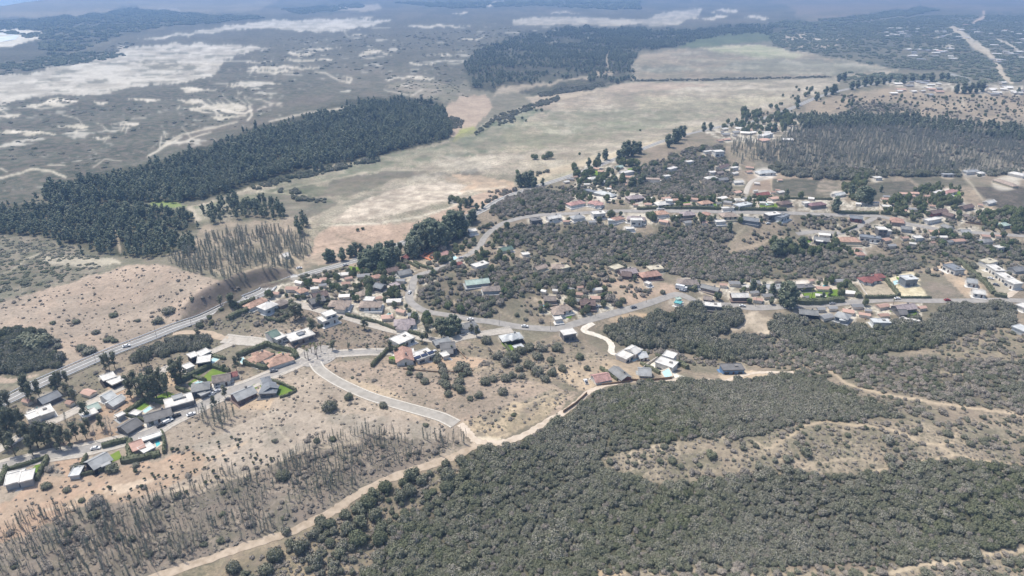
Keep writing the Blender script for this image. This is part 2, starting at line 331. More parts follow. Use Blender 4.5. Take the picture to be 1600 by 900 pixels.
zone('140,640 215,625 300,650 260,662 215,680 130,705 60,720 100,680', (178,146,118), (164,142,120), 10, .3, 3)
zone('165,605 200,605 225,640 200,650 190,640', (186,152,122), None, 8, .1, 2)
zone('260,575 275,572 285,600 265,605', (192,162,128), None, 8, .1, 2)
zone('80,720 135,706 125,740 105,748', (184,150,122), None, 6, .2, 2)
zone('370,618 430,618 420,640 360,640', (188,160,128), (176,150,122), 6, .1, 2)
zone('1120,588 1175,578 1240,585 1220,600 1130,600', (196,170,138), None, 8, .1, 2)
zone('1010,572 1030,562 1050,580 1070,590 1040,592', (226,216,196), None, 8, 0, 1)
zone('238,908 380,858 520,808 640,750 720,712 735,760 690,790 600,850 560,920 200,990', (166,146,116), (146,132,106), 7, .6, 3)
zone('930,715 1060,690 1130,676 1290,655 1400,660 1600,660 2000,660 2000,740 1600,728 1460,722 1400,735 1200,742 1080,760 990,752', (168,150,124), (148,136,112), 8, .6, 3)
zone('935,716 960,712 1010,700 1040,692 1060,700 1000,718 985,740 1000,752 960,742', (182,164,136), (160,144,120), 5, .5, 3)
zone('1480,520 1600,512 2000,510 2000,580 1600,572 1480,562 1440,545', (142,130,104), (158,142,114), 8, .7, 3)
zone('1380,895 1440,880 1540,862 2000,850 2000,1400 900,1400 930,893 1100,890', (176,158,130), (156,142,116), 8, .6, 3)
zone('930,890 960,886 980,896 940,905', (190,164,128), None, 5, .1, 2)
for s in ['385,485 440,440 540,425 640,418 690,440 640,470 660,500 700,525 640,518 540,488 460,476', '840,452 930,445 960,470 960,492 890,502 840,490', '1092,448 1160,440 1240,442 1340,436 1340,470 1160,476 1092,472', '1240,484 1440,474 1440,502 1300,504 1240,496', '985,308 1130,310 1240,308 1310,312 1375,318 1500,318 1560,330 1500,350 1380,334 1240,330 985,328', '820,332 900,336 1000,332 1230,333 1240,345 1100,350 1000,348 840,350', '900,262 960,248 1015,260 1000,292 880,300 820,320 900,318 1000,308 890,300', '1245,360 1380,345 1560,360 1560,380 1400,372 1340,398 1260,385', '1090,205 1240,176 1300,185 1200,220 1150,224', '560,470 640,486 720,505 700,526 560,490', '1380,128 1600,134 1600,150 1480,140 1400,136']:
    zone(s, (214,202,180), (134,120,98), 3.2 if s[0] in '3589' else 5.5, .45, 3)
# floors under the thickets
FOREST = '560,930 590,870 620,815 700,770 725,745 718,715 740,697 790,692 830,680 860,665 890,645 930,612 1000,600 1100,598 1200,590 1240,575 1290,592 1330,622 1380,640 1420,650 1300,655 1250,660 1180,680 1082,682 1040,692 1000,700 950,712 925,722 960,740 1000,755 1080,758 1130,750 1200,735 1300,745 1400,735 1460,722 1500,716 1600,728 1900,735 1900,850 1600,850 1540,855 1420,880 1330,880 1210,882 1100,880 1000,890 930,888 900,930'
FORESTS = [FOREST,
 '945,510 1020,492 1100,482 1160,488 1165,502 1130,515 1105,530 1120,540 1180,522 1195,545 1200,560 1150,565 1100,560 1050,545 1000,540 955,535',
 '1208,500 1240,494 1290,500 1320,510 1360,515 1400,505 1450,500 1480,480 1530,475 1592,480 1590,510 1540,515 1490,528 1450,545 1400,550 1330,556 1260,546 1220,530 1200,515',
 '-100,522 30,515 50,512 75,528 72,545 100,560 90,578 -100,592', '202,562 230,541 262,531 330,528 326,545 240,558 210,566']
SLOPES = ['760,368 800,352 850,352 930,345 965,356 1000,370 1060,346 1130,356 1150,365 1138,395 1200,412 1240,428 1170,432 1100,442 1050,430 1000,415 900,408 850,398 800,385',
 '650,452 700,432 760,420 830,416 900,422 940,435 935,450 900,458 850,462 800,468 775,478 765,502 700,492 660,476',
 '945,292 1000,262 1060,236 1130,226 1146,262 1145,300 1100,303 1000,302', '1130,400 1200,385 1290,386 1350,402 1400,392 1420,376 1480,370 1560,376 1700,380 1700,412 1540,402 1480,407 1400,428 1300,437 1230,436 1180,430',
 '760,316 800,296 860,298 890,306 880,330 820,338 780,348', '1240,560 1290,552 1400,558 1480,560 1700,572 1700,640 1600,646 1530,635 1440,620 1380,608 1320,592']
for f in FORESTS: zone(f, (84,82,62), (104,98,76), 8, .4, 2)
for f in SLOPES: zone(f, (104,98,78), (122,112,90), 8, .6, 2)
# thin bare trails: (pixel line, width px, colour)
TRAILS = [(pts(s), w * 1.15, gcol(c)) for s, w, c in [
 ('235,243 248,232 262,222 285,210 330,200 370,190', 1.8, (196,182,158)), ('262,222 255,205', 1.5, (196,182,158)), ('285,198 300,215', 1.5, (196,182,158)),
 ('-10,280 20,272 55,264 80,268 100,276', 3, (200,186,160)), ('0,262 12,268', 2, (196,182,158)), ('75,258 100,258', 1.5, (196,182,158)), ('145,262 165,248 190,252', 1.5, (186,172,150)),
 ('300,155 318,160 340,170 365,176 385,178 396,172 392,166', 2.4, (206,192,170)), ('338,158 356,170 370,178', 1.4, (206,192,170)), ('366,152 385,163 372,175', 1.2, (206,192,170)), ('300,170 318,175 350,178', 1.6, (206,192,170)), ('278,172 282,166', 1.3, (200,188,166)), ('392,166 396,180 390,188', 2, (206,192,170)), ('350,145 348,152', 1.1, (200,188,166)), ('370,140 372,148 378,143', 1.1, (200,188,166)), ('98,180 118,184 125,190 128,196', 1.2, (200,188,166)), ('150,192 160,196 170,204', 1.1, (200,188,166)), ('40,165 65,170 105,164 112,160', 1.8, (204,192,170)), ('45,168 70,163 95,162', 1.6, (204,192,170)), ('0,172 15,180 28,178', 1.6, (204,192,170)), ('178,194 198,190 200,198 196,208', 1.5, (204,192,170)), ('205,186 228,184', 1.2, (200,188,166)), ('255,204 262,210', 1.4, (204,192,170)), ('270,214 280,226 300,216 330,206', 1.3, (200,186,164)), ('248,232 251,212', 1.8, (204,192,170)), ('230,245 245,236 258,228 285,214', 1.8, (204,192,170)), ('440,160 425,163 402,172', 1.2, (200,186,166)), ('500,195 520,186 545,172 557,165', 1.5, (200,186,166)), ('425,195 428,200 450,190', 1.6, (200,186,166)), ('392,118 396,108 404,112 430,116', 1.3, (200,188,168)), ('560,86 575,92 600,88', 1.3, (200,188,168)), ('700,100 720,98 735,94', 1.2, (190,180,160)), ('600,140 640,150 660,140', 1.2, (190,178,158)), ('490,112 510,114 530,126 545,130 542,120 550,122 547,130', 1.6, (200,186,164)), ('440,165 400,155 380,150', 1.5, (190,176,156)), ('420,190 480,176 555,166', 1.8, (196,182,160)),
 ('310,155 330,170 345,178', 1.6, (200,188,166)), ('325,155 345,172', 1.4, (200,188,166)), ('345,155 362,172', 1.4, (200,188,166)), ('352,152 375,170', 1.4, (200,188,166)), ('380,152 395,164', 1.4, (200,188,166)),
 ('190,205 198,190', 1.6, (196,184,160)), ('165,222 172,212', 1.5, (196,184,160)), ('118,208 122,196', 1.3, (196,184,160)), ('537,48 545,58 560,60', 1.4, (200,188,166)), ('950,108 948,90 952,80', 1.6, (190,170,146)),
 ('180,360 184,380 190,395', 3.5, (184,164,138)), ('80,410 120,409 165,407 190,412', 3, (180,168,144)), ('0,428 18,422 40,404 60,396', 1.6, (176,162,138)), ('68,514 75,540 90,555 105,565', 2.0, (184,160,134)), ('85,520 92,542 108,560', 1.4, (184,160,134)),
 ('985,128 1100,127 1300,122', 1.0, (96,98,74)), ('800,228 860,220 930,232 1000,222', 1.0, (140,134,110)), ('690,240 760,262 830,268 900,252', .9, (140,130,108)), ('860,190 960,180 1040,186 1130,178', .9, (140,136,112)), ('1000,140 1120,146 1240,140', .9, (150,142,118)), ('1000,112 1150,104 1320,106', .9, (140,136,114)), ('1060,92 1200,98 1380,106', .9, (150,146,122)), ('560,300 640,320 700,318', 1.0, (160,146,122)), ('610,290 700,262 780,246', 1.1, (150,140,116)), ('500,352 580,350 660,338 720,318', 1.2, (214,202,178)), ('650,300 720,300 790,292', 1.2, (206,190,162)), ('830,172 880,176 1060,163', 1.0, (120,112,92)), ('1000,172 1060,165', 1.0, (120,112,92)), ('1085,163 1180,176', 1.0, (150,140,112)), ('960,208 1100,182 1160,168', 0.9, (130,128,100)),
 ('740,215 760,202 775,190', 1.4, (70,84,56)), ('470,300 490,310 520,316', 1.4, (80,96,62)), ('430,300 520,280 580,268 660,266', 1.2, (170,158,132)), ('400,300 440,302 480,306', 1.2, (184,170,142)), ('480,390 545,378 575,384', 1.0, (110,98,78)), ('525,369 550,376 575,384', 1.4, (100,92,70)),
 ('470,360 500,340 530,320 560,305', 1.2, (150,136,112)), ('380,425 420,412 440,405 452,398 470,412 475,428', 2.2, (190,168,138)), ('455,420 468,432', 3.5, (196,174,142)), ('330,372 342,392', 1.8, (180,160,134)),
 ('860,440 870,425 850,415', 1.0, (150,136,114)), ('846,370 838,386', 1.5, (170,150,126)), ('880,352 860,390', 1.2, (160,144,122)), ('918,366 905,384 890,400', 1.3, (160,144,122)), ('945,345 970,356 962,378 940,392', 1.1, (160,144,122)), ('1162,355 1145,375 1135,390', 2.0, (160,146,120)), ('1140,392 1180,383 1225,370', 2.4, (178,156,130)),
 ('1055,238 1070,248 1078,254', 1.6, (170,152,128)), ('1020,260 1030,250 1040,246', 1.2, (170,152,128)), ('1090,280 1100,292', 1.8, (180,164,140)), ('1305,120 1312,132', 1.2, (170,152,128)), ('1502,150 1506,165 1500,172', 1.8, (186,170,146)),
 ('1165,305 1172,290 1180,282 1195,278', 3, (170,164,152)), ('1205,276 1207,306', 2.5, (190,166,136)), ('1500,265 1520,290 1540,322', 1.8, (176,162,138)), ('1392,445 1400,466', 2, (190,178,156)),
 ('1255,560 1290,575 1320,597 1352,610 1385,617 1432,624 1475,632 1537,641 1600,650 1700,660', 2.6, (192,168,136)), ('1470,580 1475,605 1465,620', 1.6, (180,158,128)), ('1475,582 1510,586', 2, (186,164,132)),
 ('1407,675 1445,692 1470,694 1490,691 1497,675', 2.6, (190,166,134)), ('1465,694 1495,710 1525,720 1600,727 1700,735', 3.0, (190,166,134)), ('1200,742 1240,738 1280,722 1330,715 1370,722', 2.2, (182,160,130)), ('1360,738 1400,730 1440,722 1495,710', 3, (190,166,134)), ('1205,698 1230,685 1262,664 1290,657 1340,664 1400,672', 3, (190,166,134)), ('1220,718 1262,725 1300,752', 1.8, (186,162,132)),
 ('1390,895 1430,884 1490,878 1540,864 1600,858', 6, (196,174,142)), ('1260,572 1235,582', 2, (190,166,134)), ('1180,690 1200,700 1225,692', 2, (184,162,132)), ('1270,548 1285,556 1300,566', 2.4, (180,156,126)),
 ('265,790 330,760 400,735 470,705 560,690', 1.8, (190,170,142)), ('300,740 345,710 385,690', 2.4, (190,162,132)), ('262,770 330,752 390,738', 2.4, (190,170,142)), ('410,640 440,680 460,700', 2.2, (190,172,146)), ('690,575 740,580 760,572', 1.4, (186,160,128)), ('800,610 840,600 870,608', 1.4, (184,160,130)), ('800,640 850,620 878,612', 2, (190,166,134)), ('510,590 600,625 660,655', 1.2, (196,168,132)), ('640,555 740,585', 1.0, (188,160,128)),
 ('850,600 880,570 930,560', 1.4, (180,158,130)), ('1140,470 1150,466', 1, (180,160,130)), ('800,512 830,508 862,512', 1, (180,168,148)), ('708,470 720,500', 3, (182,158,132)), ('760,470 780,486 806,500', 1.2, (176,156,130)), ('1240,485 1250,505', 1.4, (176,156,130)), ('1220,495 1232,512', 1.6, (186,164,138)), ('835,468 850,470', 1.2, (190,170,142)), ('935,478 920,490 928,496', 2.4, (214,200,174)), ('890,480 905,495', 2.6, (220,208,190)),
 ('1490,44 1510,60 1535,80 1556,96 1564,112 1576,126', 5.5, (196,178,150)), ('1500,46 1520,62 1545,80', 2, (206,190,164)), ('1460,60 1490,52 1490,44', 1.5, (190,176,154)), ('1520,35 1536,25 1534,18', 3.5, (206,176,150)), ('1560,62 1575,68 1590,80', 3, (200,186,164)), ('1480,115 1510,122 1515,128', 2, (170,170,168))]]
LAWNS = [pts(s) for s in ['783,536 814,532 818,545 795,550', '607,558 622,556 624,566 610,568', '171,712 186,704 191,716 176,722', '42,740 60,723 74,718 68,734 57,748', '230,627 262,612 277,618 254,632', '206,638 226,629 240,636 222,646',
   '312,594 332,576 357,584 346,592 326,597', '294,600 306,591 312,597 300,608', '296,590 318,574 328,575 306,591', '400,562 410,558 414,562 404,567', '434,551 444,549 446,553 438,556', '372,566 380,563 390,568 384,572', '430,604 441,601 462,611 442,620 432,617', '388,605 399,600 403,606 393,610', '405,600 414,598 414,604 408,606', '1400,432 1408,436 1412,444 1404,446', '1064,316 1078,315 1080,324 1066,326', '1100,316 1120,318 1124,324 1106,324', '1160,322 1172,320 1178,326 1160,326', '920,268 940,266 950,274 928,278', '980,264 1000,260 1005,265 985,270', '1185,318 1215,318 1215,326 1190,328', '1250,375 1262,372 1268,378 1255,382', '1388,486 1430,484 1436,494 1420,494', '1490,300 1500,298 1502,306 1492,310', '545,416 565,418 566,424 546,424', '1250,455 1310,452 1314,468 1262,470', '505,504 513,503 514,508 506,510', '880,486 895,492 892,498 880,496']]
POOLS = [('pool', s) for s in []]

# ------------------------------------------------------------------ the ground: one sheet, fine where the camera looks, coarse round about
gx = np.concatenate([np.linspace(-1400, -60, 60, endpoint=False), np.arange(-60, 1660, 2.0), np.linspace(1660, 3000, 60)])
gy = np.concatenate([np.array([-43.2, -42, -40, -37, -34]), np.arange(-30, 915, 1.9), np.linspace(916, 1900, 50)])
GX, GY = np.meshgrid(gx, gy); ny, nx = GX.shape
WX, WY = flat(GX, GY)
WZ = hgt(WX, WY)
PX, PY = project(WX, WY, WZ)
rr = np.hypot(WX, WY)
# raggedness of outlines, made in metres so that it belongs to the ground
w1 = fbm(WX / (rr * 0.012 + 2), WY / (rr * 0.03 + 3), 31, 3); w2 = fbm(WX / (rr * 0.012 + 2) + 40, WY / (rr * 0.03 + 3), 47, 3)
w3 = rng.uniform(-1, 1, GX.shape); w4 = rng.uniform(-1, 1, GX.shape)
C = np.zeros((ny, nx, 4)); C[..., :3] = gcol((128,122,100)); C[..., 3] = .5
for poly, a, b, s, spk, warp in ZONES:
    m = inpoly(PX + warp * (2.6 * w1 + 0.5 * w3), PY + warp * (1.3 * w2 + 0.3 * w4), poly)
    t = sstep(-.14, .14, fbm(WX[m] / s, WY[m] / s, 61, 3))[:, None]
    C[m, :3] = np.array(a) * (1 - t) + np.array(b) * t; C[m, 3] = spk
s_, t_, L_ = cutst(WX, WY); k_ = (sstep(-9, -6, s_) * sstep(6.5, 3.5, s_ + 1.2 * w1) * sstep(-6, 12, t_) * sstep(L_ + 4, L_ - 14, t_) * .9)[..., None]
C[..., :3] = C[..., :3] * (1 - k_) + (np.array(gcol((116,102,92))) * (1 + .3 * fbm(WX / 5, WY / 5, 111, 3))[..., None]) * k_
# dunes: blown-out sand in crescents and thin animal tracks; valley floor: drained, cut and grazed patches
dune = inpoly(PX, PY, pts('-400,112 120,98 240,82 420,70 560,40 800,36 1000,44 760,92 720,130 700,150 560,142 420,188 330,222 100,280 60,300 -400,330'))
sand_at = fbm(WX / 85, WY / 60, 91, 5); tr = np.abs(fbm(WX / 110, WY / 80, 95, 3)); k_ = np.where(dune, np.maximum(sstep(.45, .49, sand_at), .8 * sstep(.016, .008, tr) * sstep(-.05, .1, fbm(WX / 160, WY / 120, 99, 2))), 0)[..., None] * .85
C[..., :3] = C[..., :3] * (1 - k_) + np.array(gcol((194,184,166))) * k_; C[..., 3] *= 1 - k_[..., 0]
big = inpoly(PX, PY, pts('-400,118 40,117 150,90 240,70 425,75 345,100 290,130 60,150 -400,200')); k_ = np.where(big, sstep(.26, .30, fbm(WX / 50, WY / 34, 97, 4)), 0)[..., None] * .8
C[..., :3] = C[..., :3] * (1 - k_) + np.array(gcol((120,118,100))) * k_
wetp = inpoly(PX, PY, pts('985,104 1080,76 1300,93 1400,108 1310,130 1240,168 1085,205 920,258 800,304 720,344 600,386 480,396 470,352 300,342 300,322 500,266 700,218 822,168 930,143'))
f1 = fbm(WX / 26, WY / 16, 101, 5); f2 = fbm(WX / 9, WY / 9, 103, 3); f3 = fbm(WX / 70, WY / 60, 105, 5); kw = np.where(wetp, 1.0, 0.0)[..., None]
C[..., :3] *= 1 + kw * (.26 * f1 + .24 * f2)[..., None]; C[..., 3] = np.where(wetp, np.maximum(C[..., 3], .52 + .3 * f3), C[..., 3])
k_ = kw * (sstep(.14, .26, f3 + .35 * f1) * .28)[..., None]; C[..., :3] = C[..., :3] * (1 - k_) + np.array(gcol((124,126,98))) * k_
k_ = kw * (sstep(.24, .34, -f3 + .5 * f2) * .28)[..., None]; C[..., :3] = C[..., :3] * (1 - k_) + np.array(gcol((212,200,180))) * k_
for s, c1, c2, sc_ in [('484,398 490,372 520,353 590,350 660,346 720,312 800,290 804,304 760,321 720,345 640,376 600,387 540,395', (192,160,134), (178,150,126), 14), ('515,348 545,322 600,300 650,288 705,283 740,290 715,308 655,326 600,338 560,346', (206,188,164), (176,158,136), 7), ('700,270 760,276 802,284 802,292 760,300 715,300 735,288', (196,164,132), (180,156,128), 10), ('470,400 490,398 560,396 600,400 570,418 520,416', (182,156,132), (168,146,124), 10), ('960,132 1000,128 1120,130 1040,142 940,142', (182,158,134), (170,150,126), 20), ('830,286 900,262 1000,236 1080,210 1085,204 1000,226 900,252 830,274', (202,182,148), (186,166,136), 12)]:
    m = inpoly(PX + 5 * w1, PY + 2.5 * w2, pts(s)); t = sstep(-.12, .12, fbm(WX[m] / sc_, WY[m] / sc_, 61, 4))[:, None]
    C[m, :3] = (np.array(gcol(c1)) * (1 - t) + np.array(gcol(c2)) * t) * (1 + .14 * f2[m] + .1 * f1[m])[:, None]; C[m, 3] = .28
for line, w, c in TRAILS:
    l = np.array(line); m0 = (PX > l[:, 0].min() - 12) & (PX < l[:, 0].max() + 12) & (PY > l[:, 1].min() - 12) & (PY < l[:, 1].max() + 12)
    d = segdist(PX[m0] + 1.6 * w1[m0] * w, (PY[m0] + 0.8 * w2[m0] * w), line)
    k = sstep(w * 0.5 + 0.9, w * 0.5 - 0.5, d)[:, None] * 0.9
    C[m0, :3] = C[m0, :3] * (1 - k) + np.array(c) * k; C[m0, 3] *= (1 - k[:, 0])
YARDS = []                                                # filled below from the houses: (px, py, radius px, colour)
# ------------------------------------------------------------------ houses (pixel ends of each wing's long axis, width m, eaves height m, roof kind, roof colour)
K = dict(w=(232,230,224), p=(214,208,196), g=(128,128,128), d=(86,88,92), l=(160,162,160), t=(196,138,112), o=(208,152,118), k=(206,142,128), r=(164,84,74), b=(128,100,90), n=(176,150,128),
         s=(104,112,124), v=(96,130,112), e=(168,196,176), c=(64,186,190), u=(108,148,190), m=(170,150,148), x=(60,52,50), y=(200,186,150), i=(196,204,204), q=(150,132,118), a=(150,104,108))
K = {k: tuple(v * .62 + (sum(c) / 3 * .38) + (8 if k not in 'xcuw' else 0) for v in c) for k, c in K.items()}
K.update(w=(222,218,210), d=(122,120,118), s=(134,138,142), i=(204,206,204), u=(112,140,172), g=(140,140,138), c=(116,184,184))
HOUSES = []
def H(wings, wall, label, name='house', cat='house', yard=None):
    ws = []
    for w in wings.split(';'):
        q = w.split(); ws.append((tuple(map(float, q[0].split(','))), tuple(map(float, q[1].split(','))), float(q[2]) * .92, float(q[3]) * .84, q[4][0], q[4][1]))
    HOUSES.append((ws, wall, label, name, cat, yard))
# lower left estate
H('160,594 179,587 7 3.4 fw;172,601 191,592 6 3 fw', 'x', 'black walled modern house with two offset white flat roof slabs beside the upper street')
H('62,628 90,616 8 3 gs', 'd', 'slate grey gabled house beside the pale stepped garden at the left')
H('46,652 82,640 9 3.2 fw;44,655 60,649 6 5.6 fw', 'w', 'white flat roofed villa in blocks just below a green pool')
H('128,652 150,643 6 3 fw', 'd', 'long white roofed shed with dark side on bare orange soil', 'shed', 'shed')
H('138,640 153,634 7 2.8 ge', 'l', 'small house with pale green gabled roof behind the long white shed')
H('162,624 175,617 7 3.4 gi;170,633 188,622 6.5 3 gi;181,625 190,620 5 3 gi', 'w', 'pale blue grey house of three small gables on bare soil')
H('183,652 193,647 3 2.6 fw', 'l', 'white box van like shed on orange soil beside a long hedge', 'shed', 'shed')
H('191,673 214,659 9 2.8 gd', 'd', 'dark grey gabled barn alone on orange soil above the main street')
H('308,557 326,549 6 3.6 fw;296,559 307,555 6 4.5 fw;309,565 329,562 8 4.5 fw', 'x', 'black modern house with three white flat roofs at the end of the upper street')
H('288,576 300,571 6 3 fw', 'w', 'white canopy house half hidden by a tall eucalyptus')
H('333,594 360,589 8 4 gq', 'w', 'white walled house with brown grey gabled roof beside a lawn')
H('358,587 370,584 5 2.8 hr', 'w', 'red hip roofed annex beside the brown roofed white house')
H('300,608 327,603 8 4.5 hg;314,607 324,606 12 3 hg', 's', 'dark grey two storey house in front of a pale blue pool')
H('312,618 326,612 4 2.6 fl', 'd', 'grey carport below the dark two storey house', 'carport', 'carport')
H('258,633 301,622 9 3.2 fw;271,624 285,620 4 4 fl', 'd', 'large white flat roofed house with a grey roof light beside a bright lawn')
H('226,655 267,643 8 3.4 gd', 'w', 'charcoal gabled house below a rectangular pool and hedged lawn')
H('209,649 216,644 5 2.4 fp', 'p', 'small cream pool hut between lawn and hedge', 'shed', 'shed')
H('366,623 395,609 9 3.6 gl', 'b', 'grey gabled house with dark brown walls beside dead trees')
H('408,611 433,608 7 3.4 hs;420,602 423,610 7 4 gs', 'd', 'blue grey cross gabled house with a triangular lawn behind it')
H('410,596 422,592 6 2.8 hs', 'l', 'small blue grey garage beside the street and the cross gabled house', 'garage', 'garage')
H('393,567 420,550 8 3.2 ho;398,559 406,556 10 3 ho', 'p', 'left terracotta roofed house inside the dark hedged compound')
H('417,570 455,557 9 3.2 ho;432,556 446,562 8 3.4 ho', 'p', 'right terracotta roofed house inside the dark hedged compound')
H('450,531 487,519 11 3.6 fw;466,525 474,522 3 4.4 fs', 'q', 'very large white flat roofed house with dark roof box above the roundabout')
H('420,526 432,520 9 4.5 gv;428,531 442,524 8 3.6 fp', 'w', 'green roofed house with white lower wing beside the mound of sand')
H('500,502 524,494 8 4 fw;506,495 522,490 7 6.5 fw', 'w', 'white stacked villa with terraces on the street corner')
H('408,483 428,474 9 5 hw', 'i', 'pale blue white house with white roof between two hedges')
H('385,481 414,467 7 3 ho', 'p', 'long peach roofed house along the hedge beside the highway bank')
H('432,477 447,470 8 3 hq', 'q', 'brownish thatched looking house at the top of the lane')
H('484,473 505,466 8 3 gd', 'd', 'dark slate gabled house at the bend of the diagonal lane')
H('489,464 510,458 8 3 gb', 'q', 'brown gabled house just behind the dark slate house')
H('466,457 478,452 7 3 ho', 'p', 'small peach roofed house among garden trees under the highway')
H('515,474 547,476 9 3.6 hn;526,480 541,482 7 3 hn', 'w', 'wide tan tiled house with white walls on the diagonal lane')
H('562,475 596,478 9 3.4 hn;570,468 584,470 6 4.6 fw', 'p', 'tan tiled house with a raised white flat top')
H('588,446 600,449 7 3 gs', 'd', 'small blue grey roofed house among the bushes by the curve')
H('583,434 594,431 6 2.8 ht', 'p', 'small terracotta roofed house among dark trees')
H('612,448 622,444 6 2.8 fm', 'q', 'small pinkish flat roofed house left of the curving road')
H('616,505 648,503 9 3.6 hm;622,510 640,512 8 3 hm', 'w', 'mauve pink roofed house beside a turquoise pool')
H('616,535 641,526 10 3.6 fw', 'w', 'white slatted flat roofed house behind the hedged lawn row')
H('629,548 633,565 10 3.8 gt;638,549 640,558 6 3 fp', 'w', 'terracotta gabled house facing a round bright green lawn')
H('647,559 673,552 9 3.6 fp', 'w', 'pale flat roofed house with dark solar panels on its front')
H('688,542 710,541 9 4.4 gd;693,549 707,549 6 3 gd', 'd', 'dark blue grey two storey house above the orange bank')
H('690,556 699,554 5 2.6 fw', 'w', 'white garage in front of the dark blue grey house', 'garage', 'garage')
H('678,536 700,531 6 3 gl', 'l', 'grey long shed behind the dark blue grey house', 'shed', 'shed')
H('783,529 814,526 8 3.4 hi;795,525 806,531 7 4 hi', 'x', 'white roofed villa with glazed front above a green lawn')
H('804,544 816,542 4 2.5 fi', 'w', 'small white pool house at the edge of the green lawn', 'shed', 'shed')
H('878,522 897,520 7 5 fw', 'd', 'grey box building with white flat roof beside the main road', 'shed', 'shed')
H('865,485 890,479 9 3.6 hn;868,484 873,493 7 3 hn', 'w', 'large tan tiled house with a long front wing')
H('866,498 876,497 6 2.6 fp', 'w', 'low pale annex in front of the large tan tiled house', 'shed', 'shed')
H('907,473 929,474 9 3.8 gb;914,470 920,478 8 3.4 gb', 'b', 'brown gabled house in a green garden beside the main road')
H('850,466 868,468 7 3 gq', 'q', 'dusty brown house just behind a turquoise pool')
H('754,453 781,450 8 3 hq', 'l', 'grey brown hip roofed house in the scrub above the main road')
H('727,444 763,438 8 2.8 ge', 'l', 'long pale green roofed building in the scrub')
H('717,511 744,508 8 3 hg', 'p', 'grey hip roofed house on bare soil beside dark tall trees')
H('970,558 995,548 8 4.2 fw;984,552 992,549 8 5.4 gw', 'w', 'bright white house at the end of the white drive')
H('996,556 1008,555 7 3.4 gi', 'w', 'white gabled pool house next to the bright white house')
H('1028,564 1055,571 8 5.8 fp;1038,558 1054,562 7 6.4 fw', 'w', 'white two storey villa in a pale walled court above the forest')
H('959,579 979,591 7 3.4 gg', 'r', 'red walled house with grey gabled roof above the dirt track')
H('998,581 1016,582 9 3.2 gl', 'l', 'grey gabled cottage between the red house and the white villa')
H('927,592 950,589 8 3.2 gk', 'w', 'white cottage with faded red roof at the dirt track corner')
H('1127,576 1160,575 7 4 fd', 'u', 'long blue house with dark flat roof at the edge of the forest')
H('1060,441 1091,442 9 3.2 hq', 'p', 'grey brown hip roofed house inside a square hedge at the road bend')
H('1097,446 1123,455 6 2.8 gg', 'q', 'long narrow grey roof among shanty gardens')
H('1097,475 1126,480 6 3 fw', 'd', 'long white flat roof beside the road below the shanty gardens', 'shed', 'shed')
H('1055,472 1064,475 4 2.0 fc', 'p', 'turquoise roofed shed below the road bend', 'shed', 'shed')
H('1057,468 1063,467 3 2.0 fe', 'p', 'small pale green shed beside the turquoise shed', 'shed', 'shed')
H('1142,462 1168,462 7 3.2 gp', 'b', 'brown walled house with pale roof in a green garden')
H('1100,465 1112,468 6 2.8 gq', 'q', 'small dusty roof in the shanty gardens above the road')
H('1197,450 1223,449 9 3 fl;1203,454 1221,454 3 2.6 fw', 'p', 'pale grey roofed house with a white front strip')
H('1233,450 1270,448 6 3 fd', 'd', 'long dark flat roofed house behind the big green hedge')
H('1345,438 1372,435 8 3.4 hr;1352,440 1358,436 9 3.4 hr', 'p', 'red hip roofed house behind a square dry garden')
H('1366,432 1381,431 7 3.2 hr', 'p', 'smaller red roofed house just behind the red hip roofed house')
H('1410,437 1429,435 8 6 fi', 's', 'white glassy two storey house on a sandy yellow plot')
H('1248,487 1277,490 8 3.2 gg', 'x', 'grey brown gabled house at the head of the right ravine')
H('1307,491 1327,497 9 4 hl;1312,498 1322,499 6 3 hi', 'l', 'grey house with stepped white front on a bare plot')
H('1362,503 1389,503 6 3.2 fi', 'i', 'pale blue long house at the edge of the dark ravine')
H('1398,483 1427,478 8 3.4 gm;1402,489 1414,489 8 3 gd', 'd', 'purple grey gabled house with a dark front wing')
H('1408,498 1416,501 4 2.6 fw;1422,502 1434,501 4 2.6 fw', 'w', 'pair of low white sheds at the ravine edge', 'shed', 'shed')
H('1480,415 1500,424 9 4.6 fs', 'w', 'grey roofed modern white house on a bare terrace')
H('1510,439 1525,441 8 4 gl', 'w', 'pale grey gabled house halfway down the bare terraces')
H('1519,456 1537,458 7 3.6 gw', 'p', 'white gabled house at the foot of the bare terraces')
H('1536,411 1552,408 8 5 fy', 'p', 'topmost cream building of the stepped row')
H('1547,416 1563,425 7 5 fp', 'w', 'second white building of the stepped row')
H('1562,428 1578,438 7 4.6 fp', 'w', 'third white building of the stepped row with open terraces')
H('1576,438 1591,446 8 5 fw', 'w', 'lowest plain white building of the stepped row')
H('1580,422 1596,420 8 3 gg', 'l', 'grey house behind a wall right of the stepped row')
H('1593,476 1606,482 8 3 fw', 'w', 'white roof cut by the right frame edge beside the road')
H('1590,516 1602,513 8 4 fi', 'i', 'pale blue white house cut by the right frame edge above dry scrub')
H('206,702 224,695 8 3 ft;221,706 238,697 6 2.8 fw', 'm', 'terracotta and white flat roofed house inside the bushy compound below the main street')
H('219,690 252,679 3.5 2.6 fw', 'd', 'long white carport along the main street above the bushy compound', 'carport', 'carport')
H('140,729 168,714 9 3.6 gl;158,727 170,722 6 3.2 fl', 'x', 'angled grey roofed house with dark front beside a round lawn')
H('10,752 31,747 8 3.4 fw;33,748 53,744 8 3.4 fw;12,744 38,739 4 2.6 fw', 'l', 'white house of two flat roof slabs in the lower left corner')
H('116,745 124,731 4 2.2 fi', 'i', 'narrow pale shed beside the angled grey roof', 'shed', 'shed')
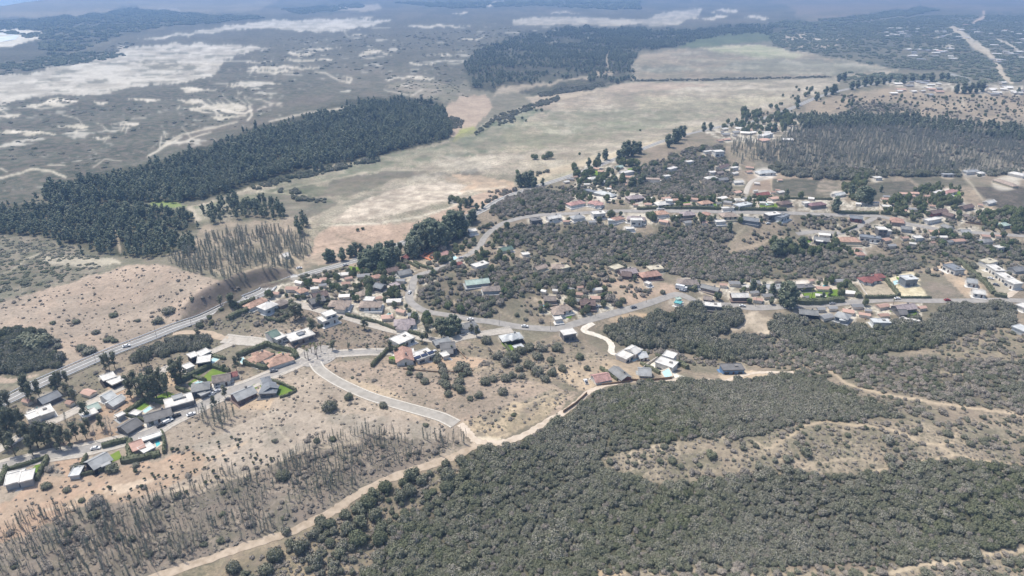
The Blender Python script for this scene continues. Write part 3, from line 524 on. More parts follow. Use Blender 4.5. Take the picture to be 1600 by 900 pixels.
# ridge row
H('829,345 845,343 8 4 fd', 'd', 'dark flat roofed house at the left end of the ridge row')
H('855,342 875,338 7 3.6 gw;860,339 868,344 6 3.2 fl', 'w', 'white many angled house on the ridge row')
H('893,341 911,338 8 3 hl', 'p', 'pale grey hip roofed house on the ridge row beside the road')
H('925,335 944,333 8 5 fw', 'w', 'tall plain white house on the ridge row')
H('888,321 912,315 8 3.2 hk', 'p', 'left pink roofed house above the ridge road')
H('920,316 941,320 8 3.2 hk;930,314 936,322 8 3 hk', 'p', 'right pink roofed house above the ridge road')
H('932,302 960,305 9 3 hi', 'l', 'grey green low house behind the pink roofs')
H('915,299 935,301 6 3 fs', 's', 'dark slate flat house behind the pink roofs')
H('980,311 1004,307 9 3.6 hm', 'q', 'big brown mauve roofed house beside a driveway on the ridge')
H('955,345 973,339 7 3 ht;950,346 960,346 5 2.8 fw', 'w', 'terracotta house with white annex below the ridge road')
H('980,340 1008,343 9 3.6 hm;985,346 1003,346 6 5 fw', 'w', 'large mauve roofed house with tall white front on the ridge')
H('978,358 990,357 5 2.6 fw', 'w', 'small white hut among scrub under the mauve house', 'shed', 'shed')
H('781,391 799,388 7 3 gv', 'p', 'green gabled roof beside the dirt lane below the scrub slope')
H('816,398 826,397 5 2.8 fw', 'w', 'small white hut beside the green gabled roof', 'shed', 'shed')
H('1025,321 1050,316 8 3.4 hw;1040,314 1050,314 6 6 fw', 'w', 'white hip roofed villa with tower in a green garden on the ridge')
H('1093,318 1111,316 8 3.4 ho', 'p', 'peach tiled house between lawns on the ridge')
H('1150,323 1172,318 8 3.2 fi', 'w', 'white modern house inside the long walled gardens')
H('1128,326 1146,325 4 2.8 fw', 'w', 'long white pavilion inside the walled gardens', 'shed', 'shed')
H('1024,335 1042,331 9 3.4 ho;1030,330 1036,337 8 3.4 ho', 'p', 'orange tiled house below the ridge road')
H('1064,336 1084,333 9 3.2 hm', 'q', 'mauve hip roofed house below the ridge road')
H('1097,333 1109,336 7 3 ht', 'y', 'small terracotta house on pale soil below the ridge road')
H('1126,337 1150,336 10 3.4 hn', 'y', 'broad tan tiled house below the ridge road')
H('1117,347 1132,346 5 2.8 fp', 'w', 'low pale row below the broad tan tiled house', 'shed', 'shed')
H('1162,341 1185,347 8 3.2 gs', 's', 'dark blue gabled house at the head of the green gully')
H('1197,337 1216,334 8 4.6 fw', 'd', 'white flat roofed house right of the dark blue gable')
H('1215,342 1229,335 7 4.4 fs', 'i', 'blue grey house beside the white flat roofed house')
H('1217,319 1234,316 8 3 hb', 'q', 'brown hip roofed house near a pale pool lawn')
H('1264,321 1288,318 7 3.2 ha', 'q', 'plum red roofed house behind a curved drive')
H('1255,318 1264,317 5 3 fw', 'w', 'small white house left of the plum red roof')
H('1328,339 1347,342 7 3.6 gs', 'r', 'brick house with blue grey roof beside the ridge road')
H('1391,342 1412,346 9 3.4 ht;1393,347 1412,349 5 3 ht', 'q', 'bright terracotta hip roofed house above the road fork')
H('1370,359 1384,359 8 6.5 fw', 'd', 'tall white boxy house at the road fork')
H('1384,361 1391,361 6 3.4 fw', 'w', 'small white cube beside the tall white boxy house')
H('1272,372 1295,377 8 3.2 gg;1275,377 1285,379 6 3 fw', 'd', 'grey gabled house with white wing above the ravine trees')
H('1305,375 1342,375 10 3.2 ho', 'y', 'long peach roofed house on a round terrace')
H('1343,369 1376,374 7 4 fs', 'w', 'long grey modern house beside the round terrace')
H('1338,397 1350,397 6 2.8 ht', 'p', 'small terracotta hut under the round terrace', 'shed', 'shed')
H('1452,333 1477,329 7 3.2 gb', 'r', 'brick red brown house in the dense green gardens')
H('1475,333 1490,339 7 3 gb', 'q', 'dark brown roof right of the brick red house')
H('1502,325 1517,322 7 3 gb', 'q', 'brown roofed house at the top of a sandy plot')
H('1504,338 1512,337 5 2.6 gq', 'y', 'tan roofed house in the middle of a sandy plot', yard=6)
H('1475,301 1491,299 7 3.4 hk', 'w', 'pink red roofed house with white wall among dark fields')
H('1461,302 1471,300 5 2.8 fw', 'w', 'small white house left of the pink red roof')
H('1490,309 1501,314 4 2.6 fe', 'e', 'pale green long shed below the pink red roof', 'shed', 'shed')
H('1472,273 1489,273 5 3.4 fl', 'l', 'unfinished grey block house on a dark field')
H('1507,269 1529,267 7 3.6 hl', 'w', 'pale hip roofed house at the edge of the burnt wood')
H('1529,271 1537,270 5 3.4 hw', 'w', 'small white house at the edge of the burnt wood')
H('1577,270 1602,275 8 3.8 hp', 'w', 'pale tiled house cut by the right edge near the burnt wood')
H('1555,282 1588,291 8 3.2 hn', 'y', 'long tan house among light rocks at the far right')
H('1474,352 1487,359 6 4 gg', 'w', 'white fronted house with dark windows among trees')
H('1446,346 1468,341 5 3 fw', 'w', 'long white roof beside the road left of the sandy plot')
H('1366,278 1376,278 6 3 fw', 'w', 'single white hut among dark plots', 'shed', 'shed')
H('1303,305 1318,303 6 3 gi', 'w', 'pale house beside tall dark trees between the plots')
H('1540,317 1552,315 6 3 gp', 'p', 'small pale house at the corner of the brown field')
H('1560,352 1574,350 7 3 he', 'l', 'pale green roof at the far right below brown fields')
H('1556,388 1566,386 5 4 fw', 'w', 'small white house on a bare plot above the stepped row')
H('1532,378 1548,375 7 3 hg', 'p', 'grey hip roofed house beyond the bare plot')
H('1408,356 1424,358 7 3 gg', 'l', 'grey roofed house below the bright terracotta house')
H('1428,372 1440,371 6 3 fp', 'p', 'pale small house above the ravine trees at right')
H('1500,362 1514,362 7 3 gl', 'p', 'light grey house in scrub below the sandy plot')
# knoll and beyond
H('1115,238 1129,237 9 6 fw', 'w', 'white two storey house alone on the knoll')
H('1100,238 1112,236 5 3 fp', 'p', 'pale terrace building left of the white knoll house', 'shed', 'shed')
H('1072,254 1082,252 6 3 fw', 'w', 'small white house on the knoll slope')
H('1122,263 1136,258 7 3 gb', 'w', 'brown roofed house on the right side of the knoll')
H('1109,270 1118,269 6 3 fw', 'w', 'white cube below the brown roofed knoll house')
H('1119,271 1129,269 6 3 gq', 'q', 'dusty roof right of the white cube on the knoll')
H('1103,279 1119,277 7 3.4 hw', 'w', 'white hip roofed house low on the knoll')
H('1122,281 1136,280 7 3 gg', 'g', 'grey green roof low on the knoll')
H('1183,270 1209,269 9 3.4 hi', 'w', 'big pale hip roofed house above the brown plot')
H('1180,305 1200,303 7 3 gr', 'q', 'red brown barn below the brown plot', 'barn', 'barn')
H('1044,265 1056,262 6 3 fp', 'p', 'pale house on bare soil left of the knoll')
H('1008,280 1031,281 7 3.2 fn', 'p', 'long tan flat house behind dark round trees')
H('1038,276 1046,275 5 3 fw', 'w', 'small white hut on the knoll foot', 'shed', 'shed')
H('1143,263 1152,262 5 3 fw', 'w', 'white hut at the bare right foot of the knoll', 'shed', 'shed')
H('1146,285 1160,284 6 3 gw', 'p', 'white roofed house on terraced bare soil')
H('1188,213 1204,210 8 4.5 fp', 'w', 'pale large house on a bare rise beyond the knoll')
H('920,280 936,278 7 3 hw', 'p', 'pale house beside a bright garden below the highway')
H('940,285 954,283 6 3 hi', 'l', 'grey blue roof among garden trees below the highway')
H('970,271 988,268 7 3 fp', 'w', 'pale flat house beside a bright lawn under the highway')
H('962,262 972,260 6 3 ge', 'p', 'pale green roof in the valley edge gardens')
H('976,284 992,283 7 3 hn', 'p', 'tan house in the valley edge gardens')
H('455,434 463,432 5 3 gp', 'p', 'pale hut beside the highway turnout', 'shed', 'shed')
H('442,400 450,398 7 3 gw', 'p', 'pale house among the dead eucalyptus trees')
H('705,313 717,311 8 3 fw', 'w', 'white building beside green trees across the highway')
H('630,404 638,400 5 3 gr', 'r', 'small red roof beside the clay court', 'shed', 'shed')
H('686,400 698,395 6 3 gk', 'w', 'pink club house beside the clay court')
H('712,413 722,411 5 3 hr', 'p', 'small red roofed hut on the inside of the road')
H('740,417 760,411 7 3 fw', 'p', 'white flat roofed house in the scrub right of the clay court')
H('732,362 744,360 7 3 fw', 'w', 'white hut among trees above the road bend')
H('604,424 620,420 7 3 gb', 'q', 'brown house beside the dark tree row')
H('622,428 640,424 8 2.8 gg', 'l', 'grey low building inside the curve of the road')
H('560,460 576,457 7 3 hn', 'p', 'tan house among garden bushes')
H('1010,444 1014,442 4 2.4 fw', 'w', 'tiny white hut on the dry field', 'shed', 'shed')
H('968,426 992,424 9 3.4 gm;972,428 986,430 8 3 gb', 'b', 'left brown roofed house above the dry field')
H('1000,430 1030,428 9 3.4 ht', 'b', 'red tiled house above the dry field')
H('1013,420 1034,419 8 3 fy', 'y', 'cream walled house behind the red tiled house')
H('956,420 970,417 7 3 fy', 'y', 'cream roofed house left of the brown roofs')
H('862,416 884,418 8 3 hn;876,420 888,418 5 3 fy', 'y', 'tan rambling house on the scrub rise')
H('836,420 852,416 6 2.8 gn', 'y', 'low tan house on yellow soil of the scrub rise')
# distant settlements: small houses picked out in the haze
FAR = []
def far(xs, n, lab):
    x0, y0, x1, y1 = xs
    for k in range(n): FAR.append((rng.uniform(x0, x1), rng.uniform(y0, y1), lab))
far((1385, 44, 1420, 58), 12, 'tiny white house of the dense hazy cluster left of the far sand road')
far((1420, 40, 1500, 60), 10, 'tiny pale house on the hazy hillside left of the far sand road')
far((1420, 76, 1490, 94), 18, 'tiny white house beside the bare patch below the hazy hillside')
far((1500, 36, 1600, 62), 14, 'tiny pale house among trees right of the far sand road')
far((1545, 68, 1600, 98), 12, 'tiny white house at the right edge of the far town')
far((1390, 128, 1482, 150), 20, 'small pale house of the terrace behind the dark tree row')
far((1530, 130, 1600, 150), 14, 'small pale house at the right end of the distant terrace')
far((1085, 200, 1230, 226), 12, 'small pale house among gardens below the valley road')
FAR.append((113, 55, 'single white building in the far dark wood by the beach'))
FAR.append((1418, 78, 'white building alone in the hazy wood'))

for ws, wall, lab, nm, cat, yard in HOUSES:               # trodden, paved or gravelled ground round each house
    a, b = ws[0][0], ws[0][1]; L = math.hypot(b[0] - a[0], b[1] - a[1])
    if a[1] > 300 or True:
        rad = (yard or L * 0.5 + 5)
        mx, my = (a[0] + b[0]) / 2, (a[1] + b[1]) / 2 + 1
        m0 = (np.abs(PX - mx) < rad * 2) & (np.abs(PY - my) < rad * 1.5)
        d = np.hypot(PX[m0] - mx + 3 * w1[m0], (PY[m0] - my + 2 * w2[m0]) * 1.9) / rad
        k = (sstep(1.15, .75, d) * 0.8)[:, None]
        c = np.array(gcol([(200,188,168), (184,164,138), (214,204,190), (170,160,146)][int(mx * 7 + my) % 4]))
        C[m0, :3] = C[m0, :3] * (1 - k) + c * k; C[m0, 3] *= 1 - k[:, 0]
Cs = C.copy()
for ax in (0, 1):
    Cs = 0.72 * Cs + 0.14 * (np.roll(Cs, 1, ax) + np.roll(Cs, -1, ax))
# stripes left by the plough and by drainage on the valley floor, as colour of the ground itself
gv = np.stack([WX, WY, WZ], -1).reshape(-1, 3)
idx = np.arange(ny * nx).reshape(ny, nx)
q = np.stack([idx[:-1, :-1], idx[1:, :-1], idx[1:, 1:], idx[:-1, 1:]], -1).reshape(-1, 4)[:, ::-1]
# rows run from far (top) to near, so the order above gives faces that look up
gm = bpy.data.meshes.new('ground'); gm.vertices.add(len(gv)); gm.vertices.foreach_set('co', gv.astype(np.float32).ravel())
gm.loops.add(q.size); gm.loops.foreach_set('vertex_index', q.astype(np.int32).ravel())
gm.polygons.add(len(q)); gm.polygons.foreach_set('loop_start', np.arange(0, q.size, 4, dtype=np.int32)); gm.polygons.foreach_set('loop_total', np.full(len(q), 4, np.int32))
gm.update(calc_edges=True)
at = gm.color_attributes.new('cover', 'FLOAT_COLOR', 'POINT'); at.data.foreach_set('color', Cs.astype(np.float32).ravel())
gm.polygons.foreach_set('use_smooth', np.ones(len(q), bool))
if gm.polygons[len(q) // 2].normal.z < 0: gm.flip_normals()
def ground_material():
    m = bpy.data.materials.new('dry_ground'); m.use_nodes = True; n = m.node_tree.nodes; l = m.node_tree.links
    b = n['Principled BSDF']; b.inputs['Roughness'].default_value = 0.95; b.inputs['Specular IOR Level'].default_value = 0.1
    at = n.new('ShaderNodeVertexColor'); at.layer_name = 'cover'
    ge = n.new('ShaderNodeNewGeometry')
    def noise(s, d=4, r=.55, dist=0):
        k = n.new('ShaderNodeTexNoise'); k.inputs['Scale'].default_value = s; k.inputs['Detail'].default_value = d; k.inputs['Roughness'].default_value = r
        k.inputs['Distortion'].default_value = dist; l.new(ge.outputs['Position'], k.inputs['Vector']); return k.outputs[0]
    def mrange(v, a, b_, c, d):
        k = n.new('ShaderNodeMapRange'); k.inputs[1].default_value = a; k.inputs[2].default_value = b_; k.inputs[3].default_value = c; k.inputs[4].default_value = d
        l.new(v, k.inputs[0]); return k.outputs[0]
    def math_(op, a, b_):
        k = n.new('ShaderNodeMath'); k.operation = op
        for i, v in enumerate((a, b_)):
            if isinstance(v, (int, float)): k.inputs[i].default_value = v
            else: l.new(v, k.inputs[i])
        return k.outputs[0]
    tone = math_('MULTIPLY', mrange(noise(.02, 8, .68), .3, .7, .82, 1.18), mrange(noise(.11, 7, .7), .28, .72, .82, 1.18)); tone = math_('MULTIPLY', tone, mrange(noise(.45, 6, .7), .25, .75, .78, 1.22))
    hs = n.new('ShaderNodeHueSaturation'); l.new(at.outputs['Color'], hs.inputs['Color']); l.new(tone, hs.inputs['Value'])
    # low scrub: tufts of two sizes, more of them where the cover says so
    spk = at.outputs['Alpha']
    t1 = mrange(math_('ADD', noise(.55, 3, .6), math_('MULTIPLY', spk, .22)), .60, .70, 0, 1)
    t2 = mrange(math_('ADD', noise(.16, 5, .7, .6), math_('MULTIPLY', spk, .24)), .63, .74, 0, 1)
    t3 = mrange(math_('ADD', noise(.03, 6, .7, .8), math_('MULTIPLY', spk, .20)), .62, .74, 0, .8)
    t = math_('MULTIPLY', math_('MAXIMUM', math_('MAXIMUM', t1, t2), t3), mrange(spk, 0, .45, 0, .62))
    sc_ = n.new('ShaderNodeMix'); sc_.data_type = 'RGBA'; sc_.inputs[6].default_value = (*lin((98, 98, 82)), 1); sc_.inputs[7].default_value = (*lin((130, 118, 106)), 1)
    l.new(mrange(noise(.08, 3), .4, .6, 0, 1), sc_.inputs[0])
    mx = n.new('ShaderNodeMix'); mx.data_type = 'RGBA'; l.new(t, mx.inputs[0]); l.new(hs.outputs[0], mx.inputs[6]); l.new(sc_.outputs[2], mx.inputs[7])
    l.new(mx.outputs[2], b.inputs['Base Color'])
    bp = n.new('ShaderNodeBump'); bp.inputs['Strength'].default_value = .35; bp.inputs['Distance'].default_value = .6
    l.new(math_('ADD', noise(.5, 6, .7), math_('MULTIPLY', t, .6)), bp.inputs['Height']); l.new(bp.outputs[0], b.inputs['Normal'])
    return m
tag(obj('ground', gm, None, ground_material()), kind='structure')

# sea beyond the beach
sea_m = mat('sea_water', (150,172,186), .15, (176,192,200), .002, .3, .05, .5)
def drape(name, poly, off, m, step=None, smooth=False):
    """a polygon given in pixels laid on the terrain as a thin sheet"""
    bm = bmesh.new(); x, y, z = unproj([p[0] for p in poly], [p[1] for p in poly])
    vs = [bm.verts.new((a, b, 0)) for a, b in zip(x, y)]; bm.faces.new(vs)
    bmesh.ops.triangulate(bm, faces=bm.faces[:])
    step = step or max(3.0, max(np.ptp(x), np.ptp(y)) / 14)
    for _ in range(6):
        e = [e for e in bm.edges if e.calc_length() > step]
        if not e: break
        bmesh.ops.subdivide_edges(bm, edges=e, cuts=1); bmesh.ops.triangulate(bm, faces=bm.faces[:])
    co = np.array([v.co[:] for v in bm.verts]); zz = hgt(co[:, 0], co[:, 1]) + off
    for v, h in zip(bm.verts, zz): v.co.z = h
    for f in bm.faces:
        if f.normal.z < 0: f.normal_flip()
    me = bpy.data.meshes.new(name); bm.to_mesh(me); bm.free(); return obj(name, me, None, m)
tag(drape('sea', pts('-700,-34 80,-34 70,0 36,4 8,9 -40,11 -700,30'), .6, sea_m, 400), kind='structure')
tag(drape('sea', pts('-400,52 -20,52 14,53 30,56 24,62 0,66 -400,78'), .6, mat('surf', (236,236,230), .5, (190,204,206), .02), 120), kind='structure')

# ------------------------------------------------------------------ roads and tracks
ROADSEG = []                                              # for keeping plants off: (world line, half width)
def smooth(p, n=6):
    p = [p[0]] + list(p) + [p[-1]]; out = []
    for i in range(1, len(p) - 2):
        a, b, c, d = (np.array(p[i + k], float) for k in (-1, 0, 1, 2))
        for t in np.linspace(0, 1, n, endpoint=False):
            out.append(.5 * (2 * b + (c - a) * t + (2 * a - 5 * b + 4 * c - d) * t * t + (3 * b - a - 3 * c + d) * t ** 3))
    out.append(np.array(p[-2], float)); return np.array(out)
def worldline(s):
    l = smooth(pts(s) if isinstance(s, str) else s, 6); x, y, z = unproj(l[:, 0], l[:, 1]); return np.stack([x, y], -1)
def ribbon(name, line, half, off, m, shift=0.0, ragged=0.0, thick=0.0, kind='structure'):
    d = np.gradient(line, axis=0); d /= np.linalg.norm(d, axis=1)[:, None] + 1e-9; nrm = np.stack([-d[:, 1], d[:, 0]], -1)
    mb = MB(); rows = []
    n = len(line)
    hw = half * (1 + ragged * rng.uniform(-1, 1, (n, 2)))
    L = line + nrm * (shift + hw[:, :1]); Rr = line + nrm * (shift - hw[:, 1:]); M = line + nrm * shift
    v = []
    for A in (L, M, Rr): v.append(np.column_stack([A, hgt(A[:, 0], A[:, 1]) + off]))
    if thick:
        v = [np.column_stack([L, v[0][:, 2] - thick]), v[0], v[2], np.column_stack([Rr, v[2][:, 2] - thick])]
    k = len(v); V = np.stack(v, 1).reshape(-1, 3)
    f = [(i * k + j, i * k + j + 1, (i + 1) * k + j + 1, (i + 1) * k + j) for i in range(n - 1) for j in range(k - 1)]
    o = obj(name, mesh(name, V, f), None, m)
    if kind: tag(o, kind=kind)
    return o
asphalt = mat('asphalt', (136,134,130), .9, (152,148,142), .4, .2, 6)
asphalt_l = mat('pale_asphalt', (164,159,152), .92, (146,142,136), .3, .2, 6)
concrete = mat('concrete', (190,182,170), .9, (172,164,152), .5, .2, 5)
kerbm = mat('kerb_stone', (204,198,186), .85, (186,178,164), 1.0, .1, 6)
earth = mat('packed_earth', (190,172,150), .95, (172,154,134), .25, .4, 2)
earth_p = mat('pale_earth', (206,192,174), .95, (186,170,150), .3, .4, 2)
white_p = mat('road_paint', (226,226,222), .7, (196,196,190), 1.5)
steel = mat('galvanised_steel', (186,190,194), .4, (160,164,168), 1.0, spec=.6)
def road(name, s, half, m, kerb=0.0, pave=0.0, off=.10, ragged=0.0):
    l = worldline(s); ROADSEG.append((l, half + kerb + pave + .6)); ribbon(name, l, half, off, m, 0, ragged)
    if kerb:
        for sgn in (1, -1):
            ribbon('kerb', l, kerb / 2, off + .13, kerbm, sgn * (half + kerb / 2), 0, .5)
            if pave: ribbon('pavement', l, pave / 2, off + .07, concrete, sgn * (half + kerb + pave / 2), .25)
    return l
hw = road('highway', '-60,657 -20,640 20,622 60,601 110,579 175,551 225,532 275,512 318,497 360,477 400,462 425,450 475,430 525,416 565,404 600,392 640,376 695,354 727,340 760,325 782,312 820,297 860,285 905,270 950,253 1000,234 1050,216 1100,204 1140,195 1180,189 1235,170 1280,151 1335,137 1400,126', 4.2, asphalt, off=.14)
for sh in (-3.9, 0.0, 3.9): ribbon('lane_line', hw, .28, .20, white_p, sh)
g = MB()
for sh in (-5.2, 5.2):                                    # guard rails on posts
    d = np.gradient(hw, axis=0); d /= np.linalg.norm(d, axis=1)[:, None]; e = hw + np.stack([-d[:, 1], d[:, 0]], -1) * sh
    e = e[: 12 * 6]
    o = ribbon('rail', e, .22, 1.0, steel, 0, 0, .45, kind=None)
    root = empty('guard_rail', (float(e[0, 0]), float(e[0, 1]), float(hgt(*e[0])))); tag(root, 'steel guard rail along the ' + ('village' if sh < 0 else 'field') + ' side of the highway', 'guard rail')
    o.parent = root; o.matrix_parent_inverse = Matrix.Translation(-root.location)
    pb = MB()
    for p in e[::2]:
        z = float(hgt(p[0], p[1])); pb.box(p[0] - .1, p[1] - .1, z - .2, p[0] + .1, p[1] + .1, z + .9)
    po = tag(obj('posts', pb.mesh('posts', [steel]), root), kind='stuff'); po.matrix_parent_inverse = Matrix.Translation(-root.location)
road('street', '-40,741 0,729 35,721 75,712 125,704 165,695 200,687 237,675 262,660 300,641 330,626 360,611 390,600 415,589 447,576 472,565 490,557', 3.0, asphalt_l, .5, 2.2)
road('street', '492,566 500,578 520,592 545,605 580,620 620,632 660,643 690,652 712,663', 2.7, mat('old_concrete', (172,166,156), .92, (154,148,138), .3, .2, 4), .8, 0)
road('street', '484,558 470,553 455,547 440,542 420,537 400,534 375,532 350,529', 2.8, concrete, .5, .8)
road('street', '368,534 340,546 318,556', 2.4, concrete, .4)
road('street', '270,572 237,586 200,601 170,615 140,630 100,651 62,668 30,684 0,701 -40,722', 2.4, concrete, .3, .8)
road('street', '504,555 540,552 575,550 605,550 620,546', 2.6, asphalt_l, .4, 1.6)
road('street', '430,473 452,474 475,478 505,486 540,495 575,506 600,513 625,519 670,530 700,533 722,527 760,521 800,515', 2.6, concrete, .3, .6)
road('road', '700,492 741,500 768,503 806,510 838,513 872,514 895,507 919,500 960,489 975,485 1000,478 1025,470 1045,463 1060,460 1075,465 1092,473 1120,476 1150,478 1180,481 1225,479 1245,478 1290,476 1335,472 1395,468 1437,470 1512,470 1562,469 1600,470 1680,472', 3.0, asphalt_l, 0, 0, .12)
road('road', '704,493 690,491 664,486 645,475 639,465 643,450 648,435 657,429 675,423 705,411 735,396 750,383 756,373 765,363 784,350 808,342 835,337 863,335 890,334 926,332 960,330 1000,330 1064,330 1127,331 1172,332 1232,333 1300,336 1372,338 1420,350 1480,360 1560,366 1640,372', 2.8, asphalt_l, 0, 0, .14)
road('road', '1372,338 1358,345 1345,353 1315,364 1277,362 1245,366', 2.4, asphalt_l, 0, 0, .14)
road('road', '1165,303 1168,293 1174,284 1184,279 1198,277', 2.4, concrete, 0, 0, .16)
road('driveway', '927,505 911,516 930,523 949,531 956,541 955,550 962,554 972,553', 2.0, mat('white_gravel', (226,218,204), .95, (206,196,178), .6, .3, 5), 0, 0, .10, .15)
road('driveway', '1562,469 1576,462 1590,452', 2.0, earth_p, 0, 0, .10, .15)
road('driveway', '1297,476 1300,462 1302,448', 2.6, earth_p, 0, 0, .10, .2)
dt = road('dirt_track', '1240,582 1200,582 1180,583 1152,589 1133,595 1105,594 1049,594 992,596 955,600 930,608 917,615 899,631 880,645 850,662 820,679 792,690 765,692 745,689 735,680 727,670 718,663', 1.8, earth_p, 0, 0, .10, .3)
dt2 = road('dirt_track', '745,694 718,710 673,726 628,741 583,760 538,787 515,802 448,833 380,855 330,873 240,903 150,935', 2.0, mat('rutted_earth', (188,172,152), .95, (162,146,126), .35, .4, 2), 0, 0, .10, .3)
road('dirt_track', '355,530 325,522 295,519 270,522', 2.2, earth, 0, 0, .10, .3)
# roundabout of patterned concrete with a planted ring
cx = P(497, 557)
bm_ = MB(); n_ = 40
v = [(cx.x + 11 * math.cos(6.2832 * k / n_), cx.y + 12.5 * math.sin(6.2832 * k / n_), 0) for k in range(n_)] + [(cx.x, cx.y, 0)]
v = [(a, b, float(hgt(a, b)) + .17) for a, b, c in v]
bm_.add(v, [(k, (k + 1) % n_, n_) for k in range(n_)]); tag(obj('roundabout', bm_.mesh('roundabout', [mat('paving', (172,166,158), .9, (140,136,130), .6, .2, 6)])), kind='structure')

grass = mat('lawn_grass', (92,122,42), .9, (122,140,62), .12, .6, 3)
for l in LAWNS: tag(drape('lawn', l, .12, grass, 2.5), kind='structure')
# ------------------------------------------------------------------ houses
ROOFNAME = {}
def roofmat(c, kind):
    tile = kind in 'gh' and c in 'toknrbqma'
    sheet = kind in 'gh' and not tile
    return mat('roof_' + ('tile' if tile else 'sheet' if sheet else 'slab') + '_' + c, K[c], .8 if tile else .55, tuple(v * .82 for v in K[c]), .5 if tile else .25, .5 if tile else (.25 if sheet else .1), 14 if tile else 8, .3, 'wave' if kind in 'gh' else 'noise')
def wallmat(c): return mat('wall_' + c, K[c], .85, tuple(v * .9 for v in K[c]), .6, .1, 6)
glass = mat('window_glass', (52,60,70), .12, (70,80,90), .3, spec=.7)
frame_m = mat('door_wood', (92,70,54), .6, (78,58,46), 3)
solar = mat('solar_panel', (32,40,66), .15, (44,54,84), 3, spec=.7)
def boxmesh(): return MB().box(-.5, -.5, -.5, .5, .5, .5)
win_me = boxmesh().mesh('window', [glass]); door_me = boxmesh().mesh('door', [frame_m])
HOUSEPOS = []
def wing_roof(L, W, h, kind, ov):
    mb = MB(); a = L / 2 + ov; b = W / 2 + ov; t = .22
    if kind == 'f':
        mb.box(-a, -b, h, a, b, h + .35)
        mb.box(-a, -b, h + .35, a, -b + .25, h + .6); mb.box(-a, b - .25, h + .35, a, b, h + .6)
        mb.box(-a, -b + .25, h + .35, -a + .25, b - .25, h + .6); mb.box(a - .25, -b + .25, h + .35, a, b - .25, h + .6)
        return mb
    r = b * .46; e = h - ov * .46 + .05
    if kind == 'g': ra = a; 
    else: ra = max(a - b, .3)
    top = [(-a, -b, e), (a, -b, e), (a, b, e), (-a, b, e), (-ra, 0, e + r + .05), (ra, 0, e + r + .05)]
    bot = [(x, y, z - t) for x, y, z in top]
    mb.add(top + bot, [(0, 1, 5, 4), (2, 3, 4, 5), (1, 2, 5), (3, 0, 4)] if kind == 'h' else [(0, 1, 5, 4), (2, 3, 4, 5)])
    n = len(mb.v) - 12
    fl = [(6, 10, 11, 7), (8, 11, 10, 9), (0, 6, 7, 1), (2, 8, 9, 3)]
    fl += [(7, 11, 8), (9, 10, 6), (1, 7, 8, 2), (3, 9, 6, 0)] if kind == 'h' else [(1, 7, 11, 5), (5, 11, 8, 2), (3, 9, 10, 4), (4, 10, 6, 0)]
    mb.add([], [], 0); mb.f += [tuple(n + i for i in q) for q in fl]; mb.m += [0] * len(fl)
    # ridge capping
    mb.box(-ra, -.14, e + r - .02, ra, .14, e + r + .16)
    return mb
